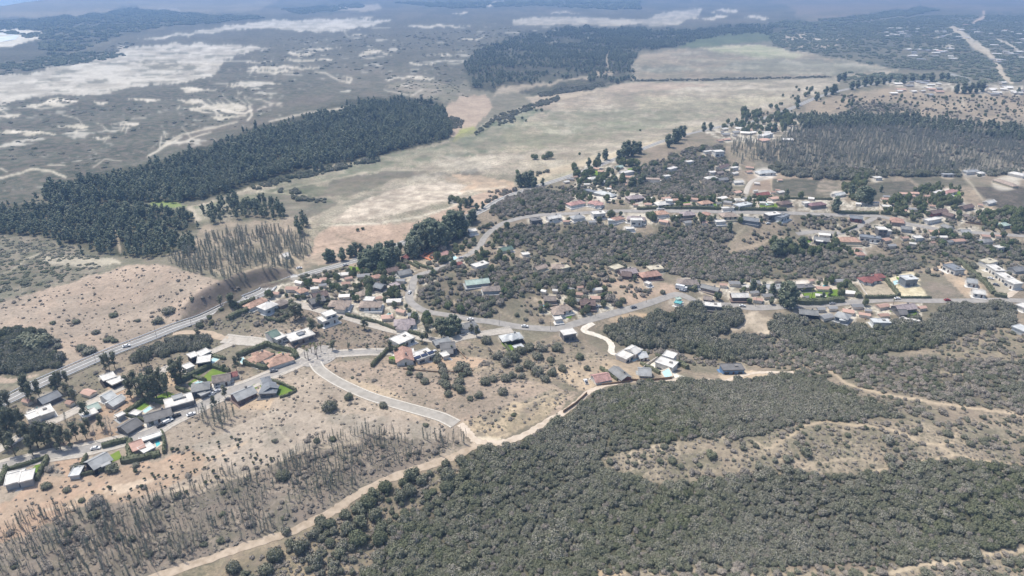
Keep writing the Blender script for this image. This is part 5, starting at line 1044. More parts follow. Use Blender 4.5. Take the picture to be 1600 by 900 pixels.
# ------------------------------------------------------------------ plants: a few meshes of each kind, shared by all copies
def blob(n, size, squash=.8, lumps=7, spread=.55, core=.74, seed=1):
    """a crown of many leaf sprays set on overlapping lumps, with a dark twig core inside; radius about 1, base at z=0"""
    g = np.random.default_rng(seed); L = []
    for k in range(lumps):
        a = g.uniform(0, 6.28); r = spread * math.sqrt(g.uniform()); L.append((r * math.cos(a), r * math.sin(a), squash * g.uniform(.65, 1.05) * (1 - .45 * r), g.uniform(.36, .56)))
    cs, ns = [], []
    while len(cs) < n:
        x, y, z, r = L[g.integers(lumps)]; d = g.normal(0, 1, 3); d[2] = d[2] * .9 + .25; d /= np.linalg.norm(d); p = np.array([x, y, z]) + d * r * g.uniform(.82, 1.08)
        if p[2] < .06: continue
        if any(((p - np.array(q[:3])) ** 2).sum() < (q[3] * .78) ** 2 for q in L): continue
        cs.append(p); ns.append(d)
    V, Fc = leaf_faces(cs, ns, size, .5)
    b = MB().add(V, Fc, 0)
    bm = bmesh.new()
    for x, y, z, r in L: bmesh.ops.create_icosphere(bm, subdivisions=1, radius=r * core / .74 * .84, matrix=Matrix.Translation((x, y, z)))
    bm.verts.ensure_lookup_table(); bm.verts.index_update()
    b.add([v.co[:] for v in bm.verts], [tuple(v.index for v in f.verts) for f in bm.faces], 1); bm.free()
    return b
m_scrub = leafmat('scrub_leaves', (114,119,90), (138,137,123), (155,151,138), .011)
m_bush = leafmat('bush_leaves', (114,120,94), (138,137,122), (152,148,135), .02)
m_dry = leafmat('dry_bush_leaves', (158,150,138), (148,142,132), (170,162,150), .02)
m_green = leafmat('garden_leaves', (102,120,78), (116,126,90), (132,136,104), .02)
m_pine = leafmat('pine_needles', (124,132,108), (132,140,114), (150,152,128), .008)
m_euc = leafmat('eucalyptus_leaves', (104,110,90), (114,116,98), (130,128,108), .02)
m_palm = leafmat('palm_fronds', (88,98,58), (100,106,66), (110,110,72), .02)
m_char = leafmat('charred_regrowth', (120,128,114), (132,136,122), (146,146,134), .02)
bark = mat('bark', (104,92,80), .95, (80,70,60), 2.0, .5, 6); bark_g = mat('burnt_bark', (166,160,154), .95, (112,106,102), 1.2, .4, 5, vary=.25); bark_p = mat('pine_bark', (84,68,56), .95, (62,50,42), 2.0, .5, 6)
def trunk(h, r, m, n=5, lean=.1, seed=0):
    g = np.random.default_rng(seed); p = [(0, 0, -.12)]; rr_ = [r]
    for k in range(1, 4): p.append((g.normal(0, lean) * k / 3, g.normal(0, lean) * k / 3, h * k / 3)); rr_.append(r * (1 - .22 * k))
    return MB().tube(p, rr_, n)
LIB = {}                                                  # kind -> list of variants; a variant is [(part name, mesh), ...]
def as_mesh(b, ms): return b.mesh('crown', ms)
LIB['scrub_tree'] = [[('crown', as_mesh(blob(440, .115, .70, 11, .78, .74, 10 + k), [m_scrub, core_m])), ('trunk', trunk(.6, .07, bark, 5, .06, k).mesh('trunk', [bark]))] for k in range(6)]
LIB['shrub'] = [[('shrub', as_mesh(blob(300, .115, .62, 7, .6, .74, 30 + k), [m_bush if k < 3 else m_dry, core_m if k < 3 else mat('dry_twigs', (160,150,138), .95, (146,138,126), 1.0)]))] for k in range(5)]
LIB['garden_tree'] = [[('crown', as_mesh(blob(340, .115, .9, 8, .55, .74, 40 + k), [m_green, core_m])), ('trunk', trunk(.8, .07, bark, 5, .05, k).mesh('trunk', [bark]))] for k in range(4)]
def pine(seed):
    g = np.random.default_rng(seed); cs, ns = [], []; b = MB(); lum = []
    for k in range(11):
        z = .3 + .62 * (k + g.uniform(-.3, .3)) / 10; a = g.uniform(0, 6.28); r = (.13 if z < .8 else .05) * g.uniform(.3, 1); lum.append((r * math.cos(a), r * math.sin(a), z, (.15 - .10 * (z - .3) / .65) * g.uniform(.8, 1.2)))
    for k in range(240):
        x, y, z, r = lum[g.integers(len(lum))]; d = g.normal(0, 1, 3); d[2] = d[2] * .8 + .2; d /= np.linalg.norm(d); q = g.uniform(.85, 1.15)
        cs.append((x + d[0] * r * q, y + d[1] * r * q, z + d[2] * r * q)); ns.append(d)
    V, Fc = leaf_faces(cs, ns, .040, .5); b.add(V, Fc, 0); bm = bmesh.new()
    for x, y, z, r in lum: bmesh.ops.create_icosphere(bm, subdivisions=1, radius=r * .8, matrix=Matrix.Translation((x, y, z)))
    bm.verts.index_update(); b.add([v.co[:] for v in bm.verts], [tuple(v.index for v in f.verts) for f in bm.faces], 1); bm.free()
    return b
core_p = mat('needles', (92,100,84), .95, (82,90,74), 1.0)
LIB['pine_tree'] = [[('crown', as_mesh(pine(50 + k), [m_pine, core_p])), ('trunk', trunk(.5, .016, bark_p, 5, .005, k).mesh('trunk', [bark_p]))] for k in range(4)]
def euc(seed):
    g = np.random.default_rng(seed); b = MB(); cs, ns = [], []; cr = []
    for k in range(11): z = g.uniform(.24, .9); a = g.uniform(0, 6.28); r = g.uniform(.02, .16) * (1.25 - z * .6); cr.append((r * math.cos(a), r * math.sin(a), z, g.uniform(.08, .15)))
    for k in range(380):
        x, y, z, r = cr[g.integers(len(cr))]; d = g.normal(0, 1, 3); d /= np.linalg.norm(d); cs.append((x + d[0] * r * .95, y + d[1] * r * .95, z + d[2] * r * 1.15)); ns.append(d)
    V, Fc = leaf_faces(cs, ns, .034, .6); b.add(V, Fc, 0)
    bm = bmesh.new()
    for x, y, z, r in cr: bmesh.ops.create_icosphere(bm, subdivisions=1, radius=r * .72, matrix=Matrix.Translation((x, y, z)))
    bm.verts.index_update(); b.add([v.co[:] for v in bm.verts], [tuple(v.index for v in f.verts) for f in bm.faces], 1); bm.free()
    t = trunk(.85, .02, bark, 5, .02, seed)
    for x, y, z, r in cr: t.tube([(0, 0, z * .55), (x * .6, y * .6, z * .85), (x, y, z)], [.010, .007, .003], 4)
    return [('crown', as_mesh(b, [m_euc, core_m])), ('trunk', t.mesh('trunk', [bark]))]
LIB['eucalyptus_tree'] = [euc(70 + k) for k in range(5)]
def cypress(seed):
    g = np.random.default_rng(seed); cs, ns = [], []; b = MB(); lum = []
    for k in range(12):
        z = .12 + .76 * (k + g.uniform(-.4, .4)) / 11; a = g.uniform(0, 6.28); w = math.sin(math.pi * (.15 + .8 * max(z, 0))) ** .7; r = .17 * w * g.uniform(.2, 1); lum.append((r * math.cos(a), r * math.sin(a), z, (.06 + .12 * w) * g.uniform(.8, 1.15)))
    for k in range(330):
        x, y, z, r = lum[g.integers(len(lum))]; d = g.normal(0, 1, 3); d /= np.linalg.norm(d); q = g.uniform(.85, 1.12)
        cs.append((x + d[0] * r * q, y + d[1] * r * q, max(z + d[2] * r * q, .02))); ns.append(d)
    V, Fc = leaf_faces(cs, ns, .034, .4); b.add(V, Fc, 0); bm = bmesh.new()
    for x, y, z, r in lum: bmesh.ops.create_icosphere(bm, subdivisions=1, radius=r * .82, matrix=Matrix.Translation((x, y, z)))
    bm.verts.index_update(); b.add([v.co[:] for v in bm.verts], [tuple(v.index for v in f.verts) for f in bm.faces], 1); bm.free()
    return [('crown', as_mesh(b, [m_pine, core_p])), ('trunk', trunk(.3, .02, bark_p, 5, .004, seed).mesh('trunk', [bark_p]))]
LIB['cypress_tree'] = [cypress(90 + k) for k in range(3)]
def burnt(seed, leafy):
    g = np.random.default_rng(seed); lx, ly = g.normal(0, .03 if leafy > 100 else .085, 2); b = MB(); path = [(0, 0, -.06), (lx * .3, ly * .3, .35), (lx * .7, ly * .7, .7), (lx, ly, 1.0)]
    b.tube(path, [.011, .009, .006, .002], 5)
    for k in range(12):
        z = g.uniform(.22, .95); a = g.uniform(0, 6.28); l = g.uniform(.07, .19) * (1.2 - z * .6); x0, y0 = lx * z, ly * z
        b.tube([(x0, y0, z), (x0 + l * .5 * math.cos(a), y0 + l * .5 * math.sin(a), z + l * .7), (x0 + l * .7 * math.cos(a), y0 + l * .7 * math.sin(a), z + l * 1.6)], [.0045, .003, .0015], 3)
    parts = [('trunk', b.mesh('trunk', [bark_g]))]
    cs, ns = [], []
    for k in range(leafy):
        z = g.uniform(.04, .9) if leafy > 40 else g.uniform(.03, .4); a = g.uniform(0, 6.28); r = g.uniform(.01, .075 if leafy > 100 else .032) * (1.3 - .6 * z); cs.append((lx * z + r * math.cos(a), ly * z + r * math.sin(a), z)); ns.append((math.cos(a), math.sin(a), .4))
    if cs: V, Fc = leaf_faces(cs, ns, .021 if leafy > 100 else .015, .7); parts.append(('regrowth', mesh('regrowth', V, Fc, [m_char])))
    return parts
LIB['burnt_tree'] = [burnt(110 + k, (44, 260, 60, 200, 50, 300)[k]) for k in range(6)]
def palm(seed):
    g = np.random.default_rng(seed); b = trunk(1.0, .035, bark, 6, .01, seed); f = MB()
    for k in range(22):
        a = 6.28 * k / 22 + g.normal(0, .1); e = g.uniform(-.3, 1.1); l = .2
        q = [(r * math.cos(a), r * math.sin(a), 1.0 + r * math.tan(min(e, 1.0)) * .8 - (r * r) * 6.0) for r in (0.01, l * .5, l)]
        s = (-math.sin(a) * .022, math.cos(a) * .022)
        f.add([(q[0][0] - s[0] * .3, q[0][1] - s[1] * .3, q[0][2]), (q[0][0] + s[0] * .3, q[0][1] + s[1] * .3, q[0][2]), (q[1][0] + s[0], q[1][1] + s[1], q[1][2]), (q[1][0] - s[0], q[1][1] - s[1], q[1][2]), (q[2][0], q[2][1], q[2][2])], [(0, 1, 2, 3), (3, 2, 4)])
    return [('fronds', f.mesh('fronds', [m_palm])), ('trunk', b.mesh('trunk', [bark]))]
LIB['palm_tree'] = [palm(130 + k) for k in range(2)]
LIB['sapling'] = [[('sapling', as_mesh(blob(110, .2, 1.25, 5, .32, .74, 140 + k), [leaf_dark, core_p]))] for k in range(3)]
core_d = mat('dry_twigs', (160,150,138), .95, (146,138,126), 1.0)
LIB['tuft'] = [[('tuft', as_mesh(blob(46, .3, .40, 4, .6, .74, 150 + k), [m_dry, core_d]))] for k in range(4)]
LIB['clump'] = [[('clump', as_mesh(blob(200, .17, .42, 10, .75, .74, 160 + k), [m_pine if k < 2 else m_bush, core_m]))] for k in range(3)]

PL = []                                                   # kind, x, y, z, scale xy, scale z, rotation, variant, label key
ROADPTS = [(l, h) for l, h in ROADSEG]
HP = np.array([(x, y, r) for x, y, r, *_ in HOUSEPOS])
def clear(x, y, pad=0.0):
    ok = np.ones(len(x), bool)
    for l, h in ROADPTS:
        lo = l.min(0) - h - 8; hi = l.max(0) + h + 8; m = ok & (x > lo[0]) & (x < hi[0]) & (y > lo[1]) & (y < hi[1])
        if m.any(): ok[m] &= segdist(x[m], y[m], [tuple(p) for p in l[::2]] + [tuple(l[-1])]) > h + pad
    for i in range(0, len(x), 4000):
        d = np.hypot(x[i:i + 4000, None] - HP[None, :, 0], y[i:i + 4000, None] - HP[None, :, 1]); ok[i:i + 4000] &= (d > HP[None, :, 2] + pad).all(1)
    return ok
OPEN = LAWNS
def scatter(poly, kind, step, r, hk, lab, keep=1.0, clump=0.0, cs=25, pad=.8, var=None, warp=2.0, soft=False, sink=0.0):
    """fill an outlined patch with plants about `step` metres apart; `keep` thins it, `clump` gathers them"""
    poly = pts(poly) if isinstance(poly, str) else poly; pp = np.array(poly)
    cxy = unproj(pp[:, 0], pp[:, 1]); x0, x1, y0, y1 = cxy[0].min() - 5, cxy[0].max() + 5, cxy[1].min() - 5, cxy[1].max() + 5
    X, Y = np.meshgrid(np.arange(x0, x1, step), np.arange(y0, y1, step * .87)); X = X + (np.arange(X.shape[0]) % 2)[:, None] * step * .5
    X = (X + rng.uniform(-.38, .38, X.shape) * step).ravel(); Y = (Y + rng.uniform(-.38, .38, Y.shape) * step).ravel()
    Z = hgt(X, Y); px, py = project(X, Y, Z); rr_ = np.hypot(X, Y)
    a1 = fbm(X / (rr_ * .012 + 2), Y / (rr_ * .03 + 3), 31, 3); a2 = fbm(X / (rr_ * .012 + 2) + 40, Y / (rr_ * .03 + 3), 47, 3)
    m = inpoly(px + warp * 2.6 * a1, py + warp * 1.3 * a2, poly) & (px > -200) & (px < 1800) & (py < 1040)
    X, Y, Z = X[m], Y[m], Z[m]
    k = keep * np.clip(1 + clump * 2.2 * fbm(X / cs, Y / cs, 77 + len(lab), 3), 0, 3); m = rng.uniform(size=len(X)) < k
    X, Y, Z = X[m], Y[m], Z[m]; m = clear(X, Y, pad); X, Y, Z = X[m], Y[m], Z[m]
    px, py = project(X, Y, Z); m = np.ones(len(X), bool)
    for l in OPEN: m &= ~inpoly(px, py, l)
    for l, w, c in TRAILS:
        la = np.array(l); k_ = m & (px > la[:, 0].min() - 8) & (px < la[:, 0].max() + 8) & (py > la[:, 1].min() - 8) & (py < la[:, 1].max() + 8)
        if k_.any(): m[k_] &= segdist(px[k_], py[k_] - .5, l) > w * .62 + .4
    X, Y, Z = X[m], Y[m], Z[m]; n = len(X)
    s = rng.uniform(r[0], r[1], n) * (1 + .25 * rng.normal(0, .6, n).clip(-1, 1)); s = s * (1 + .38 * fbm(X / 16, Y / 16, 131, 2)); h = s * hk * rng.uniform(.85, 1.18, n); v = rng.integers(0, len(LIB[kind]), n) if var is None else rng.choice(var, n)
    for i in range(n): PL.append((kind, X[i], Y[i], Z[i] - sink * s[i], s[i], h[i], rng.uniform(0, 6.28), int(v[i]), lab))
def at_px(kind, s, lab, hk=1.0, var=None):
    """single plants: 'x,y,width px' at the foot of each"""
    for q in s.split():
        x, y, w = map(float, q.split(',')); p = P(x, y); px1, _ = project(p.x + 1, p.y, p.z); px0, _ = project(p.x, p.y, p.z); sc_ = w / max(px1 - px0, .01)
        if kind in ('scrub_tree', 'shrub', 'garden_tree', 'clump'): sc_ *= .62
        if kind == 'sapling': sc_ *= .55
        PL.append((kind, p.x, p.y, p.z, sc_ * rng.uniform(.92, 1.08), sc_ * hk * rng.uniform(.9, 1.1), rng.uniform(0, 6.28), int(rng.integers(len(LIB[kind])) if var is None else rng.choice(var)), lab))
NAMES = {}                                                # label key -> (label, category, group)
def L(key, label, cat, group): NAMES[key] = (label, cat, group)
# --- thickets
L('forest', 'rounded grey green tree of the dense forest on the foreground slope', 'tree', 'trees of the foreground forest')
scatter(FORESTS[0], 'scrub_tree', 2.35, (.9, 2.6), 1.12, 'forest', .96, .25, 8, warp=3, sink=.12)
scatter(FORESTS[0], 'shrub', 2.4, (.7, 1.5), 1.3, 'under', .85, .4, 12, warp=4)
L('under', 'low grey bush between the trees of the foreground forest', 'bush', 'bushes of the foreground forest')
L('ravine', 'dark green tree of the ravine between the houses', 'tree', 'trees of the ravines')
for f in FORESTS[1:]: scatter(f, 'scrub_tree', 3.3, (1.9, 3.1), 1.5, 'ravine', .97, .25, warp=3.5, sink=.12)
L('slope', 'grey bush of the close scrub on the middle slopes', 'bush', 'bushes of the middle slopes')
for i_, f in enumerate(SLOPES[:5]):
    scatter(f, 'shrub', 3.2, (1.3, 2.7), 1.2, 'slope', .62 if i_ == 3 else .88, .6, 22, warp=3.5, sink=.1)
    scatter(f, 'garden_tree', 9, (1.8, 3.2), 1.2, 'garden', .35 if i_ == 3 else .15, .6, 30)
scatter(SLOPES[5], 'shrub', 2.7, (1.2, 2.2), 1.1, 'slope', .88, .35, 14, warp=1.5, sink=.1)
scatter('1480,516 1600,510 1700,512 1700,572 1480,560 1440,545', 'shrub', 3.4, (.8, 1.9), 1.0, 'slope', .5, .5, 14)
scatter('935,715 1060,690 1130,676 1290,655 1400,660 1700,655 1700,735 1460,722 1400,735 1200,742 1080,760 990,752', 'shrub', 3.2, (.6, 1.5), .9, 'spur', .42, .7, 10)
scatter('1000,688 1100,680 1180,672 1290,655 1330,600 1700,650 1700,725 1500,690 1400,675 1290,668 1210,700', 'shrub', 3.4, (.9, 2.0), 1.0, 'spur', .5, .6, 14)
scatter('850,893 1000,886 1200,880 1400,880 1700,850 1700,985 800,985', 'shrub', 2.6, (.9, 2.0), .9, 'spur', .75, .4, 10)
scatter('1170,530 1200,520 1260,546 1330,556 1300,592 1240,576 1190,574 1160,568', 'shrub', 2.8, (1.2, 2.2), 1.1, 'spur', .85, .3, 14, warp=3)
scatter('980,545 1050,548 1110,565 1130,574 1080,572 1040,560', 'shrub', 2.6, (1.0, 1.9), 1.0, 'spur', .8, .3, 14, warp=3, var=[3, 4, 2])
L('spur', 'low grey bush on the pale bare spur', 'bush', 'bushes on the bare spur')
# --- lower left: half open bush land beside the track
L('track', 'round dark bush in the dry grass beside the curving dirt track', 'bush', 'bushes beside the dirt track')
scatter('230,985 400,868 520,812 640,752 715,712 730,745 700,772 622,815 590,870 560,985', 'shrub', 4.2, (1.3, 2.6), 1.2, 'track', .62, .5, 12, var=[0, 1, 2])
scatter('230,985 400,868 520,812 640,752 715,712 730,745 700,772 622,815 590,870 560,985', 'tuft', 1.8, (.5, 1.1), .9, 'tuft', .6, .3, 8)
at_px('shrub', '585,775,20 602,765,20 645,745,22 660,752,18 575,790,24 560,800,22 588,806,20 565,820,24 545,830,20 500,820,18 490,838,20 445,832,16 640,772,20 625,780,20 700,748,22 698,765,20 620,868,20 470,860,26 430,872,22 560,848,26 530,868,20 490,880,24 595,830,20', 'track', 1.25, [0, 1, 2])
L('dry', 'dry brown bush on the bare pinkish slope', 'bush', 'bushes on the bare slopes')
for poly, k in [('0,790 160,740 300,690 420,640 600,650 700,668 715,700 560,690 470,705 300,770 120,800 0,850', .05), ('490,568 620,556 700,575 860,600 880,640 735,675 712,660 600,622 520,592', .06), ('360,500 460,478 560,510 630,530 600,545 510,548 400,530', .6), ('720,655 870,610 885,640 800,680 735,672', .6), ('690,540 800,545 880,525 955,555 900,600 760,590', .35), ('0,470 140,430 240,413 382,447 275,508 130,565 0,590', .07), ('270,512 350,495 440,470 440,510 330,520', .4), ('470,560 540,552 600,590 700,640 600,650 480,620 420,640 440,590', .1), ('0,620 130,590 240,545 300,530 240,575 130,625 0,690', .2)]:
    scatter(poly, 'shrub', 3.0, (.4, 1.3), .85, 'dry', k, .7, 12, var=[3, 4, 3, 4, 2])
L('tuft', 'low dry scrub tufts', 'scrub', None)
for poly, k in [('-60,640 300,505 460,478 640,522 960,560 880,640 735,680 720,690 470,705 300,770 0,850 -60,860', .2), ('0,850 300,770 470,705 720,690 640,738 450,828 240,905 0,985', .7), ('0,470 240,413 382,447 275,508 130,565 0,590', .1), ('935,715 1060,690 1290,655 1700,655 1700,735 1200,742 990,752', .7), ('1300,560 1700,560 1700,660 1300,640', .6), ('850,893 1700,850 1700,985 800,985', .7)]:
    scatter(poly, 'tuft', 2.3, (.35, .95), .8, 'tuft', k, .6, 14, pad=.1)
# bushes that can be picked out one by one
at_px('shrub', '545,622,15 515,640,20 599,636,12 748,620,14 735,625,10 716,600,15 700,618,12 690,600,10 690,575,12 715,580,12 723,588,12 770,595,12 815,590,12 860,565,12 863,585,16 880,580,14 785,615,14 838,560,18 800,562,22 870,548,18 848,548,18 905,560,14 918,578,12 681,562,13 682,556,11 684,566,12 691,575,12 692,583,13 695,592,14 690,600,13 698,606,15 712,608,14 720,612,16 642,578,12 640,585,10 655,590,12 664,598,12 725,575,18 732,585,16 790,595,14 800,590,14 810,578,16 828,575,18 840,585,18 850,595,14 758,600,14 760,535,16 778,560,18 790,572,18 812,552,16 826,548,18', 'single', 1.15, [0, 1, 2])
at_px('shrub', '264,488,18 247,504,18 118,504,12 82,506,9 150,521,12 169,533,15 180,534,12 138,552,20 128,546,16 85,536,16 90,543,14 178,494,12 216,502,8 55,540,40 40,535,30 300,468,8 40,445,12', 'field', .8, [0, 1, 2])
at_px('shrub', '1260,710,20 1230,720,16 1390,718,18 1395,733,18 1250,740,14 1032,722,12 1050,722,14 953,723,12 992,726,10 1185,730,14 1162,702,12 1110,712,18 1450,900,20 1520,868,22 1575,880,16 1482,900,14 1250,745,14 1272,742,12 1310,625,20 1480,680,14 1385,690,18 1515,695,12', 'spurs', .9, [0, 1, 2])
L('single', 'round dark bush standing alone on the dry slope below the road', 'bush', 'lone bushes on the dry slope'); L('field', 'round bush standing alone in the plateau field by the highway', 'bush', 'lone bushes in the plateau field'); L('spurs', 'round green bush standing out on the pale spur', 'bush', 'lone bushes on the spur')
L('sapling', 'small dark planted sapling on the grey slope', 'sapling', 'saplings on the grey slope')
at_px('sapling', '293,703,7 302,710,6 310,718,7 318,712,5 325,718,6 334,717,8 341,693,6 343,700,5 362,685,6 368,688,5 375,690,8 372,698,7 303,718,5 352,720,6 367,727,5 380,718,6 396,725,6 213,740,9 226,750,6 238,742,6 242,748,7 248,745,6 260,746,6 272,746,7 278,748,5 285,730,6 268,732,6 298,740,5 304,738,5 308,735,4 320,732,5 334,739,7 338,747,7 342,748,6 330,753,5 322,756,7 292,771,8 258,762,5 205,766,6 222,763,8 217,770,5 189,782,6 202,778,7 223,778,5 211,787,6 237,789,6 171,764,8 145,770,6 270,705,9 278,706,9 392,712,5 399,718,6 402,712,5 408,722,7 416,714,5 424,720,8 428,718,5 419,728,5', 'sapling', 1.0)
at_px('shrub', '73,762,14 105,767,11 152,785,22 128,783,9 148,807,17 78,735,14 120,733,16 178,736,22 212,729,12 370,768,8 442,746,20 480,690,10 495,690,10 520,688,10 430,690,9', 'slopebush', .9, [0, 1, 3]); L('slopebush', 'dark bush on the ploughed orange slope at the lower left', 'bush', 'bushes on the orange slope')
# --- burnt and dead trees
L('burnt', 'tall thin burnt trunk in the dead plantation above the dirt track', 'tree', 'burnt trees of the foreground plantation')
scatter('-60,985 -60,850 30,815 60,800 200,790 270,775 350,738 410,745 470,700 545,672 600,676 690,684 738,690 700,714 630,736 560,766 450,826 380,850 280,886 220,915 100,985', 'burnt_tree', 1.85, (3.6, 6.4), 1.15, 'burnt', .5, .9, 9, warp=1)
for k_, v_, kk in (('burntbush', [3, 4], .2), ('track', [0, 1, 2], .04)): scatter('-60,985 -60,850 60,800 270,775 350,738 470,705 600,676 738,690 630,736 450,826 280,886 100,985', 'shrub', 3.2, (.8, 1.9), 1.0, k_, kk, .9, 10, var=v_)
L('burntbush', 'grey brown bush under the burnt trunks', 'bush', 'bushes under the burnt trunks')
L('deadrow', 'bare dead tree in the stand across the main street', 'tree', 'dead trees across the main street')
at_px('burnt_tree', '312,655,30 318,660,34 325,662,36 330,668,38 336,665,36 342,660,40 348,670,36 352,662,38 322,650,30 333,652,32 356,655,34 362,660,30 366,650,28 308,648,26 345,648,32 105,665,30 120,672,34 168,680,36 175,682,38 150,690,34 722,690,30 730,688,24 668,685,24 690,690,22', 'deadrow', 1.0)
PL[-24:] = [(*q[:4], q[4], q[5], *q[6:]) for q in PL[-24:]]
L('regrow', 'fuzzy grey regrowing eucalyptus in the stand beside the highway', 'tree', 'regrowing eucalyptus by the highway')
scatter('258,412 285,392 330,372 380,360 440,362 472,372 490,390 470,412 440,430 380,446 330,434 300,426', 'burnt_tree', 3.6, (8.5, 12.5), .66, 'regrow', .58, .5, 14, var=[1, 3, 5], warp=1.5)
L('deadwood', 'thin grey trunk of the burnt wood on the far right slope', 'tree', 'trees of the burnt wood')
scatter('1245,200 1300,196 1400,200 1600,212 1700,230 1700,268 1500,270 1300,268 1200,258 1180,240', 'burnt_tree', 4.6, (9, 13), .6, 'deadwood', .7, .4, 50, var=[1, 3, 5])
scatter('1245,206 1300,198 1400,204 1600,216 1700,232 1700,270 1500,272 1300,270 1200,260 1180,240', 'shrub', 5.5, (1.6, 3), 1.1, 'midbush', .18, .8, 40)
scatter('1150,220 1200,215 1210,245 1160,258 1140,240', 'burnt_tree', 4.6, (9, 13), .6, 'deadwood', .5, .4, 30, var=[1, 3, 5])
# --- plantations
L('pine', 'dark pine of the long plantation beyond the wetland', 'tree', 'pines of the long plantation')
scatter('66,312 80,300 130,290 250,266 330,240 420,208 480,190 540,176 560,168 620,168 690,176 703,200 704,212 650,229 590,243 500,259 400,285 330,306 260,318 90,323', 'pine_tree', 5.6, (11, 16), .74, 'pine', .9, .45, 35, warp=4)
scatter('60,300 250,256 420,198 560,160 690,165 710,205 600,246 400,290 260,324 60,330', 'pine_tree', 9, (8, 13), .8, 'pine', .3, .8, 30, warp=9)
scatter('-90,322 200,322 300,332 320,358 240,384 150,404 60,376 -90,378', 'pine_tree', 8, (7, 12), .8, 'pine2', .3, .8, 30, warp=8)
scatter('560,164 640,160 690,168 700,190 560,180', 'pine_tree', 7.5, (10, 14), .84, 'pine', .5, .5, 30, warp=3)
L('pine2', 'dark pine of the near plantation at the left edge', 'tree', 'pines of the near left plantation')
scatter('-90,330 90,328 200,330 240,328 300,338 308,358 240,374 190,384 130,382 60,368 -90,370', 'pine_tree', 5.2, (10, 14), .72, 'pine2', .85, .5, 35, warp=4)
scatter('150,380 175,376 178,396 160,402', 'pine_tree', 5.2, (10, 14), .84, 'pine2', .9, .3, 40, warp=2)
scatter('200,372 300,380 305,396 240,404 196,404', 'pine_tree', 5.5, (9, 13), .85, 'pine2', .7, .4, 30)
L('mix', 'dark tree in the broken wood between plantation and wetland', 'tree', 'trees of the broken wood')
scatter('318,332 360,318 440,322 450,344 400,342 330,350', 'pine_tree', 6.0, (9, 14), .85, 'mix', .65, .5, 30)
scatter('460,350 478,350 482,372 466,376', 'pine_tree', 6, (9, 13), 1.1, 'mix', .7, .3, 30)
L('farpine', 'hazy pine of the far wood above the valley floor', 'tree', 'pines of the far wood')
scatter('722,100 742,82 830,50 900,44 1010,46 1080,46 1130,42 1210,40 1215,52 1130,56 1092,60 1066,72 1000,80 987,100 994,122 960,132 905,122 850,130 800,132 730,138', 'pine_tree', 9, (12, 19), .52, 'farpine', .55, 1.0, 90, warp=6)
L('burn2', 'dark pine along the upper edge of the burnt wood', 'tree', 'pines round the burnt wood')
scatter('1245,186 1400,182 1600,204 1700,220 1700,232 1600,222 1400,200 1300,200 1250,206', 'pine_tree', 6.5, (10, 14), .72, 'burn2', .8, .3, 60)
scatter('1200,262 1250,258 1300,268 1400,268 1600,268 1600,276 1400,276 1330,282 1250,278 1200,270', 'scrub_tree', 5, (2.4, 4), 1.4, 'burn2s', .6, .4, 30)
L('burn2s', 'bushy dark tree along the lower edge of the burnt wood', 'tree', 'bushy trees below the burnt wood')
# --- far dark vegetation as clumps
L('farclump', 'dark bush clumps of the dunes and far hills', 'scrub', None)
for poly, st, k in [('0,100 150,80 200,88 0,118', 18, .6), ('-60,36 75,28 165,20 200,12 290,20 430,28 250,42 205,52 150,70 70,96 60,60 -60,42', 26, .7), ('440,14 560,6 570,12 470,22', 24, .6), ('610,4 1000,2 1000,16 840,10 700,13', 40, .5), ('1200,52 1330,38 1440,24 1640,24 1640,124 1400,106 1300,90 1210,72', 14, .5), ('1200,36 1340,26 1440,10 1470,16 1320,38 1230,54', 24, .7), ('1310,114 1600,118 1640,128 1310,132', 14, .45)]:
    scatter(poly, 'clump', st, (st * .28, st * .48), .7, 'farclump', k, .5, 150, var=[0, 1])
for poly, st, k in [('-60,160 240,150 330,140 420,140 420,190 330,225 100,282 60,300 -60,330', 6, .03), ('430,60 800,44 760,90 720,130 640,120 420,130 400,90', 10, .03), ('-60,118 0,118 40,100 200,80 215,62 60,98 -60,104', 14, .06), ('640,120 722,120 735,150 700,160 600,150', 6, .06), ('-60,370 60,370 200,412 90,446 0,470 -60,520', 4, .45), ('600,60 1000,42 830,46 740,82', 14, .05)]:
    scatter(poly, 'clump', st, (st * .28, st * .5), .6, 'farclump', k, .7, 60, var=[2])
L('reed', 'green reeds and bushes along the valley ditches', 'bush', 'reeds of the valley floor')
for poly, k in [('395,290 450,277 530,258 592,246 594,252 530,265 450,286 395,298', .7), ('450,297 464,299 472,307 512,311 514,317 468,315 454,307', .9), ('740,208 774,182 830,164 872,151 876,157 832,171 778,190 746,214', .6), ('690,186 712,182 726,190 720,200 700,202', .95), ('840,146 880,138 940,130 945,136 885,146 845,152', .6), ('985,126 1300,120 1302,122.5 985,129', .5), ('430,300 440,296 446,300 438,304', .8), ('770,185 800,178 808,190 780,196', .4), ('820,272 850,262 860,268 830,280', .3)]:
    scatter(poly, 'shrub', 4.5, (1.6, 3.2), 1.1, 'reed', k, .3, 30, var=[0, 1, 2], warp=1)
L('fieldtree', 'single tree on the open valley floor', 'tree', 'single trees of the valley floor')
at_px('garden_tree', '897,264,10 808,272,8 835,249,10 858,248,12 850,249,8 905,242,4 920,250,4 829,291,10 705,315,12 712,316,12 720,318,10 728,320,12 559,361,5 567,359,5 830,172,5 838,174,4 846,174,5 816,186,4 822,190,4 1180,175,4 1000,205,4', 'fieldtree', 1.2)
